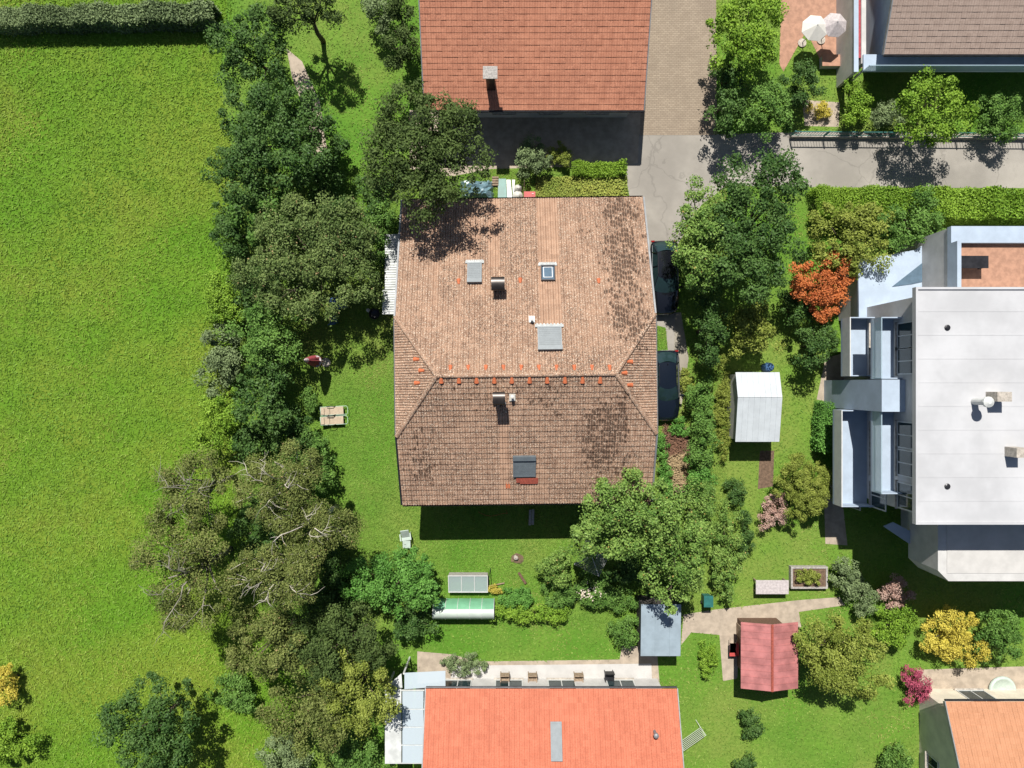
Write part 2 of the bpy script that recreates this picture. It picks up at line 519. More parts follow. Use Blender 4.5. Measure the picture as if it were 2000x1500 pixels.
TCOL = dict(base=(.280,.172,.116), alt=(.445,.288,.198), dark=(.080,.052,.040), lichen=(.66,.59,.48))
FR = ((HX, HY, 0), HROT)
M['tile'] = mat_tiles('old_concrete_tiles', frame=FR,
    stains=((4.2, 7.6, .6, 11.8, 1.0), (2.7, 6.3, -6.9, -.7, 1.05), (-7.6, -4.6, -7.6, -2.2, .55), (2.4, 6.0, 7.0, 10.9, .35), (-6., 3., -3.2, .4, .3)),
    clean=((.78, 2.15, 2.6, 10.85, .62), (-2.15, -1.35, 6.3, 10.85, .6), (-3.5, -2.5, 6.4, 10.85, .3), (-1.6, -.95, -7.5, -2.2, .6), (-5.4, -4.9, 4., 10.8, .35), (.1, 1.3, -7.5, -5.4, .35), (-3.9, -3.6, 3., 10.8, .3)),
    grime=.85, **TCOL)
M['tile_orange'] = mat_tiles('terracotta_tiles', (.38,.162,.100), (.50,.225,.140), (.26,.11,.072), (.52,.29,.20), grime=.7, spk=.4)
M['tile_red'] = mat_tiles('orange_red_tiles', (.42,.135,.080), (.52,.175,.105), (.33,.10,.060), (.52,.22,.145), grime=.6, spk=.3)
M['tile_tan'] = mat_tiles('tan_orange_tiles', (.40,.195,.108), (.47,.235,.135), (.31,.145,.082), (.50,.29,.19), grime=.5, spk=.3)
M['tile_brown'] = mat_tiles('grey_brown_tiles', (.27,.205,.172), (.33,.255,.215), (.19,.14,.115), (.40,.34,.30), grime=.4, spk=.4)

# ------------------------------------------------------------------ roof tile geometry
PROF = ((0,-.030),(.05,.0),(.17,.030),(.33,.030),(.46,.002),(.50,-.012),(.56,.004),(.69,.030),(.84,.030),(.95,.004),(1.0,-.030))
NPROF = len(PROF)
def roll_h(f):
    """double-roll profile over one tile width, f in 0..1"""
    for (a, ha), (b, hb) in zip(PROF, PROF[1:]):
        if f <= b: return ha + (hb-ha)*(f-a)/(b-a)
    return PROF[-1][1]

def tile_geo(u0, u1, w0, w1, lim, tw, rel=1.0):
    """one tile in slope coordinates: u along eave, w up the slope, h off the slope; clamped to lim(w)"""
    vs = []; fs = []
    n = NPROF
    for (w, hb) in ((w0, .030+.048*rel), (w1 + .05, .030)):
        a, b = lim(min(max(w, 0), 1e9))
        for i in range(n):
            uu = u0 + (u1-u0)*PROF[i][0]
            uc = min(max(uu, a), b)
            vs.append((uc, w, hb + rel*roll_h(min(1.0, max(0.0, (uc-u0)/tw)))))
    a, b = lim(w0)
    for i in range(n):
        uu = min(max(u0 + (u1-u0)*PROF[i][0], a), b)
        vs.append((uu, w0, .002))
    for i in range(n-1):
        fs.append((i, i+1, n+i+1, n+i))
        fs.append((2*n+i, 2*n+i+1, i+1, i))
    return vs, fs

def slope_frame(origin, udir, updir):
    u = Vector(udir).normalized(); w = Vector(updir).normalized(); n = u.cross(w).normalized()
    m = Matrix((( u.x, w.x, n.x, origin[0]), (u.y, w.y, n.y, origin[1]), (u.z, w.z, n.z, origin[2]), (0,0,0,1)))
    return m

def tile_slope(F, u_lo, u_hi, length, rows, ncol, lim, skip=None, rel=1.0):
    """joined tile field; skip(i_row, i_col, full) -> True when a tile is made elsewhere or left out"""
    mb = MB(); tw = (u_hi-u_lo)/ncol; g = length/rows
    for r in range(rows):
        w0, w1 = r*g, (r+1)*g
        a0, b0 = lim(w0); a1, b1 = lim(min(w1+.05, length))
        for c in range(ncol):
            u0 = u_lo + c*tw; u1 = u0 + tw
            if u1 <= min(a0, a1)+.004 or u0 >= max(b0, b1)-.004: continue
            full = u0 >= max(a0, a1)-1e-4 and u1 <= min(b0, b1)+1e-4
            if skip and skip(r, c, full): continue
            vs, fs = tile_geo(u0, u1, w0, w1, lambda w: lim(min(w, length)), tw, rel)
            dz = random.Random(r*977 + c*31 + ncol).uniform(-.005, .007)
            vs = [(a, b, h + dz) for a, b, h in vs]
            mb.add([F @ Vector(p) for p in vs], fs)
    return mb

def slab(mb, F, pts, t):
    """flat roof board under the tiles: pts in slope (u, w)"""
    n = len(pts)
    top = [F @ Vector((a, b, -.004)) for a, b in pts]
    bot = [F @ Vector((a, b, -t)) for a, b in pts]
    mb.add(top+bot, [tuple(range(n)), tuple(range(2*n-1, n-1, -1))] + [(n+i, n+(i+1) % n, (i+1) % n, i) for i in range(n)])

def half_round(length, r0, r1, n=7, thick=.0):
    """a ridge tile along +x, slightly tapered"""
    mb = MB(); vs = []; fs = []
    for x, r in ((0, r0), (length, r1)):
        for k in range(n):
            a = math.pi*k/(n-1)
            vs.append((x, r*math.cos(a), r*math.sin(a)*.8))
    for k in range(n-1): fs.append((k, k+1, n+k+1, n+k))
    fs.append(tuple(range(n-1, -1, -1))); fs.append(tuple(range(n, 2*n)))
    return mb.add(vs, fs)

# ------------------------------------------------------------------ vegetation
rng = np.random.default_rng(7)

def leaf_mesh(name, pts, size, mat, seed, up=.55, tint_bias=None, aspect=.62, nb=None):
    """many single leaves: folded four-sided blades around given points"""
    g = np.random.default_rng(seed)
    N = len(pts)
    s = size*(.65 + .7*g.random(N))
    nrm = g.normal(size=(N, 3)); nrm /= np.linalg.norm(nrm, axis=1)[:, None]
    if nb is not None: nrm = nrm*.55 + nb*.55 + np.array([0, 0, 1.0])*up*.6
    else: nrm = nrm*(1-up) + np.array([0, 0, 1.0])*up
    nrm /= np.linalg.norm(nrm, axis=1)[:, None]
    r = g.normal(size=(N, 3))
    d = r - (r*nrm).sum(1)[:, None]*nrm
    d /= np.linalg.norm(d, axis=1)[:, None]
    b = np.cross(nrm, d)
    fold = nrm*(s*.12)[:, None]
    base = pts - d*(s*.5)[:, None]
    tip = pts + d*(s*.5)[:, None] - fold
    L = pts + b*(s*aspect*.5)[:, None] + fold
    Rr = pts - b*(s*aspect*.5)[:, None] + fold
    v = np.empty((N, 4, 3), dtype=np.float32)
    v[:, 0] = base; v[:, 1] = Rr; v[:, 2] = tip; v[:, 3] = L
    me = bpy.data.meshes.new(name)
    me.vertices.add(N*4); me.vertices.foreach_set('co', v.ravel())
    me.loops.add(N*4); me.loops.foreach_set('vertex_index', np.arange(N*4, dtype=np.int32))
    me.polygons.add(N)
    me.polygons.foreach_set('loop_start', np.arange(0, N*4, 4, dtype=np.int32))
    me.polygons.foreach_set('loop_total', np.full(N, 4, dtype=np.int32))
    t = g.random(N)*.75 + .1
    if tint_bias is not None: t = np.clip(t + tint_bias, 0, .94)
    t = np.where(g.random(N) < .012, 1.0, t)
    at = me.attributes.new('tint', 'FLOAT', 'FACE')
    at.data.foreach_set('value', t.astype(np.float32))
    me.materials.append(mat)
    me.update(calc_edges=True)
    return me

def crown_points(rx, ry, rz, n_leaf, seed, lobes=9, clump=.42, lobe_r=.52, dens_top=.35, flat=.75, drop=.12, dens=1.0):
    """leaf points of an uneven crown: lobes carry clumps, clumps carry leaves; returns points, tint bias, clump and lobe centres"""
    g = np.random.default_rng(seed)
    R0 = min(rx, ry)
    ctr = []
    for i in range(lobes):
        a = 2*math.pi*(i + g.random()*.7)/lobes
        q = .48 + .30*g.random() if i % 3 else .15 + .2*g.random()
        ctr.append((math.cos(a)*q*rx, math.sin(a)*q*ry, (g.random()*.75 - .30)*rz*.75*(1.15-q)))
    ctr = np.array(ctr)
    lr = lobe_r*(.72 + .55*g.random(lobes))
    nclump = max(14, int(2.0*dens*math.pi*rx*ry/(math.pi*(clump*.72)**2)))
    cl = []
    tries = 0
    while len(cl) < nclump and tries < nclump*12:
        tries += 1
        i = g.integers(lobes)
        d = g.normal(size=3); d /= np.linalg.norm(d)
        d[2] = d[2] + dens_top; d /= np.linalg.norm(d)
        rr = .72 + .34*g.random()
        p = ctr[i] + d*lr[i]*rr*np.array([rx, ry, rz])
        inside = False
        for j in range(lobes):
            if j != i:
                q = (p - ctr[j])/(lr[j]*np.array([rx, ry, rz]))
                if (q*q).sum() < .42: inside = True; break
        if inside: continue
        if p[2] < -rz*.95: continue
        cl.append(p)
    cl = np.array(cl)
    lobe_tone = (g.random(lobes) - .5)*.35
    if drop: cl = cl[g.random(len(cl)) > drop]
    per = max(8, int(n_leaf*.90/len(cl)))
    ck = clump*(.45 + .75*g.random(len(cl)))
    dirs = g.normal(size=(len(cl), per, 3)); dirs[:, :, 2] += .55
    dirs /= np.linalg.norm(dirs, axis=2)[:, :, None]
    rad = .45 + .62*g.random((len(cl), per)) ** .7
    rad = np.where(g.random((len(cl), per)) < .10, rad*1.35, rad)
    pts = (cl[:, None, :] + dirs*rad[:, :, None]*ck[:, None, None]*np.array([1, 1, flat])).reshape(-1, 3)
    nb = dirs.reshape(-1, 3)
    near = np.argmin(((cl[:, None, :] - ctr[None])**2).sum(2), axis=1)
    tb = np.repeat((g.random(len(cl)) - .5)*.5 + lobe_tone[near], per)
    nf = int(n_leaf*.08)
    li = g.integers(lobes, size=nf); d = g.normal(size=(nf, 3)); d /= np.linalg.norm(d, axis=1)[:, None]
    fill = ctr[li] + d*(lr[li]*(.2 + .6*g.random(nf)))[:, None]*np.array([rx, ry, rz])
    pts = np.concatenate([pts, fill]); nb = np.concatenate([nb, d]); tb = np.concatenate([tb, np.zeros(nf)])
    return pts, tb, cl, ctr, nb

def limbs(mb, base, fork, ctr, cl, r0, seed, n_twig=0, lift=0.0):
    g = random.Random(seed)
    mb.tube([base, base.lerp(fork, .5) + Vector((g.uniform(-.1, .1), g.uniform(-.1, .1), 0)), fork], [r0*1.25, r0, r0*.85], 7)
    ends = []
    for c in ctr:
        c = Vector(c)
        mid = fork.lerp(c, .5) + Vector((g.uniform(-.2, .2), g.uniform(-.2, .2), .15))
        mb.tube([fork, mid, c], [r0*.55, r0*.36, r0*.16], 5)
        ends.append((mid, c))
    if n_twig:
        idx = list(range(len(cl))); g.shuffle(idx)
        for i in idx[:n_twig]:
            p = Vector(cl[i])
            m, c = min(ends, key=lambda e: (e[1]-p).length)
            q = c.lerp(p, .5) + Vector((g.uniform(-.12, .12), g.uniform(-.12, .12), .06))
            mb.tube([c, q, p + Vector((0, 0, lift))], [r0*.15, r0*.1, r0*.045], 4, cap=False)

SEED = [100]
def tree(name, px, py, rxp, ryp, top, pal, label, cat='tree', group=None, leaf=.16, cover=4.2, lobes=9, clump=.42,
         bark='bark', bottom=None, twigs=0, lift=0., trunk_r=None, up=.5, lobe_r=.52, drop=.12, base=None, flat=.75, bare=0, dens=1.0):
    """a tree or shrub: crown outline given in photograph pixels, top height in metres"""
    SEED[0] += 1; seed = SEED[0]
    bot = bottom if bottom is not None else (top*.32 if top > 3 else .1)
    zc = (top*.5 + bot*.5); rz = (top - bot)/2
    c = P(px, py, zc + rz*.35)
    c = Vector((c.x, c.y, zc))
    rx, ry = S(rxp, zc+rz*.35), S(ryp, zc+rz*.35)
    area = math.pi*rx*ry
    n = int(cover*area/(leaf*leaf*.62*.5))
    pts, tb, cl, ctr, nb = crown_points(rx, ry, rz, n, seed, lobes, clump, lobe_r, drop=drop, flat=flat, dens=dens)
    b = Vector((c.x, c.y, 0)) if base is None else Vector(base)
    t = root(name, b, 0, label, cat, group)
    d = np.array([c.x-b.x, c.y-b.y, c.z])
    pts = pts + d
    pts[:, 2] = np.maximum(pts[:, 2], .04)
    me = leaf_mesh('crown', pts, leaf, LEAF[pal], seed, up, tb, nb=nb)
    o = bpy.data.objects.new('crown', me); link(o, t); WM[o] = WM[t].copy()
    mb = MB()
    dv = Vector(d)
    fork = Vector((dv.x*.6, dv.y*.6, max(.12, bot*.9 + rz*.25)))
    tr = trunk_r or max(.025, .022*top + .01)
    limbs(mb, Vector((0, 0, -.03)), fork, [dv + Vector(q) for q in ctr], [dv + Vector(q) for q in cl], tr, seed, twigs, lift)
    gg = random.Random(seed)
    for k in range(bare):                      # pale limbs that show here and there above the thin foliage
        a = 2*math.pi*(k + gg.uniform(-.42, .42))/bare
        e = gg.uniform(.35, .95); w0 = gg.uniform(.5, .95); hs = gg.uniform(.72, .98)
        path = [fork, dv + Vector((math.cos(a)*.15*rx, math.sin(a)*.15*ry, .35*rz))]
        q = .15; h = .35; an = a
        for m in range(5):
            q += (e-.15)/5; an += gg.uniform(-.28, .28); h = min(hs, h + gg.uniform(.05, .30)) if m < 3 else h + gg.uniform(-.22, .08)
            path.append(dv + Vector((math.cos(an)*q*rx, math.sin(an)*q*ry, h*rz)))
        rr = [tr*.27*w0*(1 - i_/7.0)**1.1 + .006 for i_ in range(7)]
        mb.tube(path, rr, 5)
        for m in range(5):
            i_ = 2 + m % 4; p = path[i_].lerp(path[i_+1], gg.random())
            a2 = an + gg.choice((-1, 1))*gg.uniform(.4, 1.2); l = gg.uniform(.35, 1.0)
            q1 = p + Vector((math.cos(a2)*l*.5, math.sin(a2)*l*.5, gg.uniform(-.1, .15))); q2 = q1 + Vector((math.cos(a2+.35)*l*.6, math.sin(a2+.35)*l*.6, gg.uniform(-.25, .12)))
            mb.tube([p, q1, q2], [.018*w0, .013*w0, .005], 4, cap=False)
    part('trunk', mb, M[bark], t, local=True, smooth=True)
    return t

def hedge(name, p0, p1, width, height, pal, label, leaf=.13, cover=5, group=None, wob=.12):
    """clipped hedge from p0 to p1 (world xy)"""
    SEED[0] += 1; g = np.random.default_rng(SEED[0])
    a = np.array([p0[0], p0[1]]); b = np.array([p1[0], p1[1]])
    L = np.linalg.norm(b-a); u = (b-a)/L; nn = np.array([-u[1], u[0]])
    area = L*(width + 2*height)
    N = int(cover*area/(leaf*leaf*.31))
    s = g.random(N)*L; face = g.random(N)*(width+2*height)
    x = np.where(face < width, face - width/2, np.where(face < width+height, -width/2, width/2))
    z = np.where(face < width, height, g.random(N)*height)
    jit = g.normal(size=(N, 3))*wob*.6
    wave = .10*np.sin(s*1.7 + 1.3) + .07*np.sin(s*4.1)
    pts = np.empty((N, 3))
    pts[:, 0] = u[0]*s + nn[0]*(x + wave*.5) + jit[:, 0]
    pts[:, 1] = u[1]*s + nn[1]*(x + wave*.5) + jit[:, 1]
    pts[:, 2] = np.maximum(.03, z + jit[:, 2] + wave*(z/height))
    t = root(name, (p0[0], p0[1], 0), 0, label, 'hedge', group)
    o = bpy.data.objects.new('crown', leaf_mesh('crown', pts, leaf, LEAF[pal], SEED[0], .5, .25*np.sin(s*.9)+.0)); link(o, t); WM[o] = WM[t].copy()
    mb = MB()
    gg = random.Random(SEED[0])
    k = 0.2
    while k < L:
        q = u*k
        e = Vector((q[0] + gg.uniform(-.1, .1), q[1] + gg.uniform(-.1, .1), height*.85))
        mb.tube([(q[0], q[1], -.02), (q[0], q[1], height*.4), e], [.03, .025, .01], 5)
        mb.tube([(q[0], q[1], height*.3), (q[0]+nn[0]*width*.35, q[1]+nn[1]*width*.35, height*.8)], [.015, .008], 4)
        mb.tube([(q[0], q[1], height*.3), (q[0]-nn[0]*width*.35, q[1]-nn[1]*width*.35, height*.8)], [.015, .008], 4)
        k += .45
    part('trunk', mb, M['bark'], t, local=True)
    return t

def in_poly(x, y, poly):
    r = np.zeros(len(x), bool); n = len(poly); j = n-1
    for i in range(n):
        xi, yi = poly[i]; xj, yj = poly[j]
        c = ((yi > y) != (yj > y)) & (x < (xj-xi)*(y-yi)/(yj-yi+1e-12) + xi)
        r ^= c; j = i
    return r

def px_poly(pts, z=0.0):
    return [(P(a, b, z).x, P(a, b, z).y) for a, b in pts]

def blades(name, mat, n, inside, outside, h, label, seed, w=.03, z0=.006):
    """grass: single upright leaning blades over a region, one object"""
    g = np.random.default_rng(seed)
    xs = [p[0] for q in inside for p in q]; ys = [p[1] for q in inside for p in q]
    x = g.uniform(min(xs), max(xs), n); y = g.uniform(min(ys), max(ys), n)
    keep = np.zeros(n, bool)
    for q in inside: keep |= in_poly(x, y, q)
    for q in outside: keep &= ~in_poly(x, y, q)
    x = x[keep]; y = y[keep]; N = len(x)
    a = g.uniform(0, 2*math.pi, N); hh = h*(.5 + g.random(N)); ww = w*(.6 + .8*g.random(N))
    lean = hh*(1.1 + 1.3*g.random(N)); la = g.uniform(0, 2*math.pi, N)
    v = np.empty((N, 3, 3), dtype=np.float32)
    v[:, 0, 0] = x + np.cos(a)*ww; v[:, 0, 1] = y + np.sin(a)*ww; v[:, 0, 2] = z0
    v[:, 1, 0] = x - np.cos(a)*ww; v[:, 1, 1] = y - np.sin(a)*ww; v[:, 1, 2] = z0
    v[:, 2, 0] = x + np.cos(la)*lean; v[:, 2, 1] = y + np.sin(la)*lean; v[:, 2, 2] = z0 + hh
    me = bpy.data.meshes.new(name)
    me.vertices.add(N*3); me.vertices.foreach_set('co', v.ravel())
    me.loops.add(N*3); me.loops.foreach_set('vertex_index', np.arange(N*3, dtype=np.int32))
    me.polygons.add(N)
    me.polygons.foreach_set('loop_start', np.arange(0, N*3, 3, dtype=np.int32))
    me.polygons.foreach_set('loop_total', np.full(N, 3, dtype=np.int32))
    at = me.attributes.new('tint', 'FLOAT', 'FACE')
    at.data.foreach_set('value', g.random(N).astype(np.float32))
    me.materials.append(mat); me.update(calc_edges=True)
    o = bpy.data.objects.new(name, me); link(o)
    tag(o, label, None, None, 'stuff')
    return o

# ------------------------------------------------------------------ the setting: ground, lawn, road, drive
g = MB().sheet([(-1500,-1500),(1500,-1500),(1500,1500),(-1500,1500)], 0.0)
struct('ground', g, M['meadow'])
LAWN = px_poly([(455,-140),(2200,-140),(2200,1640),(640,1640),(560,1300),(470,1000),(450,700),(470,400),(430,150)])
struct('lawn', MB().sheet(LAWN[::-1], .004), M['lawn'])
ROAD = px_poly([(1248,262),(1400,262),(1560,258),(2200,262),(2200,368),(1600,366),(1420,362),(1370,400),(1322,480),(1318,640),(1316,690),(1306,700),(1300,640),(1262,630),(1248,480),(1222,345),(1226,322),(1246,318)])
struct('road', MB().sheet(ROAD[::-1], .008), M['road'])
PAVE = px_poly([(1254,-140),(1398,-140),(1400,264),(1250,264)])
struct('driveway', MB().sheet(PAVE[::-1], .012), M['pavers'])
PATCH = px_poly([(1296,612),(1330,610),(1345,700),(1330,800),(1312,700)])
struct('gravel_track', MB().sheet(PATCH[::-1], .0065), M['gravel'])
NDARK = px_poly([(800,215),(1255,215),(1252,322),(960,330),(880,345),(800,330)])
struct('terrace_north', MB().sheet(NDARK[::-1], .0072), M['beige_pave'])
SOILP = [px_poly([(1296,835),(1340,835),(1352,880),(1350,955),(1316,960),(1300,900)]),
         px_poly([(560,95),(590,120),(625,200),(640,300),(618,330),(600,230),(570,150)])]
for k, q in enumerate(SOILP):
    struct('soil_bed' if k == 0 else 'garden_path', MB().sheet(q[::-1], .0072), M['soil'] if k == 0 else M['beige_pave'])

# ------------------------------------------------------------------ main house
house = root('tiled_house', (HX, HY, 0), HROT, 'large house with weathered pinkish brown tiled half-hipped roof, in the middle of the garden', 'house')
w = MB()
prof = [(-6.7,0),(9.95,0),(9.95,3.10),(3.3,5.92),(-3.3,5.92),(-6.7,4.48)]
n = len(prof)
w.add([(-6.55,a,b) for a,b in prof]+[(6.6,a,b) for a,b in prof], [tuple(range(n)), tuple(range(2*n-1,n-1,-1))]+[(n+i,n+(i+1)%n,(i+1)%n,i) for i in range(n)])
part('wall', w, M['white_wall'], house, local=True)

def wall_window(parent, c, wdt, hgt, face, Mx, dark='glass', name='window'):
    """window on a wall: c centre in Mx's frame, face 'N','S','E','W' outward"""
    out = {'N':(0,1),'S':(0,-1),'E':(1,0),'W':(-1,0)}[face]
    ax = (1,0) if face in 'NS' else (0,1)
    f = MB(); fw = .07
    def bx(mb, a0, a1, z0, z1, d0, d1):
        x0, x1 = sorted((c[0]+ax[0]*a0+out[0]*d0, c[0]+ax[0]*a1+out[0]*d1))
        y0, y1 = sorted((c[1]+ax[1]*a0+out[1]*d0, c[1]+ax[1]*a1+out[1]*d1))
        mb.box(x0,x1,y0,y1,c[2]+z0,c[2]+z1)
    h2, w2 = hgt/2, wdt/2
    bx(f,-w2,w2,h2-fw,h2,.0,.05); bx(f,-w2,w2,-h2,-h2+fw,.0,.05)
    bx(f,-w2,-w2+fw,-h2+fw,h2-fw,0,.048); bx(f,w2-fw,w2,-h2+fw,h2-fw,0,.048); bx(f,-.03,.03,-h2+fw,h2-fw,0,.046)
    f.xform(Mx)
    fo = part(name, f, M['white_paint'], parent)
    p = MB(); bx(p,-w2+fw,w2-fw,-h2+fw,h2-fw,.006,.02); p.xform(Mx)
    part('pane', p, M[dark], fo)
    s = MB(); bx(s,-w2-.06,w2+.06,-h2-.05,-h2-.003,.0,.14); s.xform(Mx)
    part('sill', s, M['stone'], fo)
for x in (-4.6,-1.6,1.6,4.6):
    wall_window(house, (x,-6.703,1.5), 1.4, 1.3, 'S', HM)
for x in (-4.4, 0, 4.4):
    wall_window(house, (x,-6.703,3.6), 1.2, 1.1, 'S', HM)
for y in (-4.5,-1.0,2.5,6.5):
    wall_window(house, (6.603,y,1.5), 1.3, 1.2, 'E', HM); wall_window(house, (-6.553,y,1.5), 1.3, 1.2, 'W', HM)
for y in (-3.0,0,3.0):
    wall_window(house, (6.603,y,4.3), 1.2, 1.2, 'E', HM); wall_window(house, (-6.553,y,4.3), 1.2, 1.2, 'W', HM)
d = MB().box(6.603,6.66,4.0,5.0,.02,2.05).xform(HM)
do = part('door', d, M['wood_brown'], house)
part('handle', MB().box(6.66,6.72,4.1,4.14,.98,1.12).xform(HM), M['steel'], do)

# roof boards
SQ = math.sqrt(1+KS*KS)
KH = VH*KS/(UW-UA); SH = math.sqrt(1+KH*KH)
ZN, ZS, ZH = ZR-KS*VN, ZR+KS*VS, ZR-KS*VH
FN = slope_frame((0,VN,ZN), (-1,0,0), (0,-1,KS)); LN = VN*SQ
FS = slope_frame((0,VS,ZS), (1,0,0), (0,1,KS)); LS = -VS*SQ
FW = slope_frame((-UW,0,ZH), (0,-1,0), (1,0,KH)); LH = (UW-UA)*SH
FE = slope_frame((UW,0,ZH), (0,1,0), (-1,0,KH))
def lim_long(V):
    def f(w):
        dist = max(0, V - w/SQ)
        a = UW if dist >= VH else UA + (UW-UA)*dist/VH
        return -a, a
    return f
def lim_hip(w):
    a = VH*max(0, 1-w/LH)
    return -a, a
LIMN, LIMS = lim_long(VN), lim_long(-VS)
rb = MB()
wN, wS = (VN-VH)*SQ, (-VS-VH)*SQ
slab(rb, FN, [(-UW+.06,.05),(UW-.06,.05),(UW-.06,wN),(UA,LN),(-UA,LN),(-UW+.06,wN)], .16)
slab(rb, FS, [(-UW+.06,.05),(UW-.06,.05),(UW-.06,wS),(UA,LS),(-UA,LS),(-UW+.06,wS)], .161)
slab(rb, FW, [(-VH+.02,.03),(VH-.02,.03),(0,LH)], .162); slab(rb, FE, [(-VH+.02,.03),(VH-.02,.03),(0,LH)], .162)
roof = part('roof', rb, M['wood_brown'], house, local=True)

ROWS_N, ROWS_S, COLS = 34, 24, 49
TWD = 2*UW/COLS
singles = []
def skip_s(r, c, full):
    if full and r >= ROWS_S-7:
        singles.append((r, c)); return True
    return False
fieldN = tile_slope(FN, -UW, UW, LN, ROWS_N, COLS, LIMN)
fieldS = tile_slope(FS, -UW, UW, LS, ROWS_S, COLS, LIMS, skip_s)
fieldW = tile_slope(FW, -VH, VH, LH, 8, 23, lim_hip)
fieldE = tile_slope(FE, -VH, VH, LH, 8, 23, lim_hip)
fld = MB()
for q in (fieldN, fieldS, fieldW, fieldE): fld.add(q.v, q.f)
part('roof_tiles', fld, M['tile'], roof, local=True, kind='stuff', label='rows of weathered pinkish brown double-roll roof tiles')
gS = LS/ROWS_S
tv, tf = tile_geo(0, TWD, 0, gS, lambda w: (-9, 9), TWD)
tile_me = MB().add(tv, tf).mesh('roof_tile', M['tile'])
for (r, c) in singles[:300]:
    o = bpy.data.objects.new('roof_tile', tile_me); link(o, roof)
    o.matrix_local = FS @ Matrix.Translation((-UW + c*TWD, r*gS, 0)); WM[o] = WM[house]
# tiles past the first 300 (none as a rule) go into a second joined part
rest = MB()
for (r, c) in singles[300:]:
    rest.add([FS @ Matrix.Translation((-UW + c*TWD, r*gS, 0)) @ Vector(p) for p in tv], tf)
if rest.v: part('roof_tiles', rest, M['tile'], roof, local=True, kind='stuff')

# ridge and hip tiles, one by one
ridge_me = half_round(.345, .132, .130, 9).mesh('ridge_tile', M['tile'])
def ridge_line(a, b, step=.335):
    a = Vector(a); b = Vector(b); L = (b-a).length; k = max(1, round(L/step)); q = (b-a).to_track_quat('X','Z').to_matrix().to_4x4()
    for i in range(k):
        o = bpy.data.objects.new('ridge_tile', ridge_me); link(o, roof)
        o.matrix_local = Matrix.Translation(a.lerp(b, i/k) + Vector((0,0,.055+.003*(i%2)))) @ q @ Matrix.Scale(L/k/.335, 4, (1,0,0))
ridge_line((-UA,0,ZR), (UA,0,ZR))
for sx in (-1,1):
    for sv in (-1,1):
        ridge_line((sx*UW, sv*VH, ZH), (sx*UA, 0, ZR+.01))

# orange vent tiles
def vent_at(u, v, z, up, col='orange_clay', s=1.0):
    upv = Vector(up).normalized(); uu = Vector((0,0,1)).cross(upv).normalized(); nn = upv.cross(uu)
    Mx = Matrix(((upv.x,uu.x,nn.x,u),(upv.y,uu.y,nn.y,v),(upv.z,uu.z,nn.z,z),(0,0,0,1)))
    o = bpy.data.objects.new('vent_tile', vent_me); link(o, roof)
    o.matrix_local = Mx @ Matrix.Translation((-.16*s,0,.075)) @ Matrix.Scale(s,4)
vent_me = half_round(.36, .135, .07, 8).mesh('vent_tile', M['orange_clay'], False)
for k in range(10):
    u, v, z = roof_hit(880+34.5*k, 719); vent_at(u, v, z-.02, (0,-1,KS), s=.86)
    u, v, z = roof_hit(862+34.45*k, 741.5); vent_at(u, v, z, (0,1,KS))
for px, py in ((896,551),(1016,549),(1169,550)):
    u, v, z = roof_hit(px, py); vent_at(u, v, z, (0,-1,KS), s=.9)
for px, py in ((815,702),(826,724),(817,748)):
    q = HMI @ P(px, py, 6.9); vent_at(q.x, q.y, ZH+(q.x+UW)*KH, (1,0,KH))
for px, py in ((1227,707),(1215,729),(1227,752)):
    q = HMI @ P(px, py, 6.9); vent_at(q.x, q.y, ZH+(UW-q.x)*KH, (-1,0,KH))
# a single new tile and a red flashing apron under the south roof window
u, v, z = roof_hit(992.5, 947)
Fp = slope_frame((u,v,z+.0), (1,0,0), (0,1,KS))
pv, pf = tile_geo(-.15,.15,-.17,.17,lambda w:(-9,9),.3)
part('replacement_tile', MB().add([Fp @ (Vector(p)+Vector((0,0,.012))) for p in pv], pf), M['orange_clay'], roof, local=True, label='single new bright orange tile')

# gutters, verge trims
def gutter(a, b, r, mat, name='gutter'):
    a = Vector(a); b = Vector(b)
    mb = MB(); d = (b-a).normalized(); s = d.cross(Vector((0,0,1))); vs=[]; fs=[]; n=7
    for p in (a,b):
        for k in range(n):
            t = math.pi + math.pi*k/(n-1); vs.append(p + s*math.cos(t)*r + Vector((0,0,math.sin(t)*r)))
    for k in range(n-1): fs.append((k,k+1,n+k+1,n+k))
    return part(name, mb.add(vs,fs), M[mat], house, local=True)
gutter((-UW,VN+.05,ZN-.01),(UW,VN+.05,ZN-.01),.08,'dark_metal'); gutter((-UW,VS-.05,ZS-.01),(UW,VS-.05,ZS-.01),.08,'dark_metal')
gutter((-UW-.05,-VH,ZH),(-UW-.05,VH,ZH),.075,'grey_metal'); gutter((UW+.05,-VH,ZH),(UW+.05,VH,ZH),.075,'grey_metal')
for sx, matn in ((-1,'dark_metal'),(1,'grey_metal')):
    for (v0,v1) in ((VN,VH),(VS,-VH)):
        a = Vector((sx*(UW+.045),v0,ZR-KS*abs(v0)-.03)); b = Vector((sx*(UW+.045),v1,ZR-KS*abs(v1)-.03))
        mm = 'grey_metal' if (sx>0 or v0>0) else 'dark_metal'
        part('verge_trim', MB().bar(a,b,.10,.20), M[mm], house, local=True)
for (x,y,z) in ((-UW+.5,VS+.75,ZS),(UW-.6,VS+.75,ZS),(UW-.6,VN-.80,ZN)):
    part('downpipe', MB().tube([(x,y,0),(x,y,z-.35)],.045,8), M['grey_metal'], house, local=True, smooth=True)

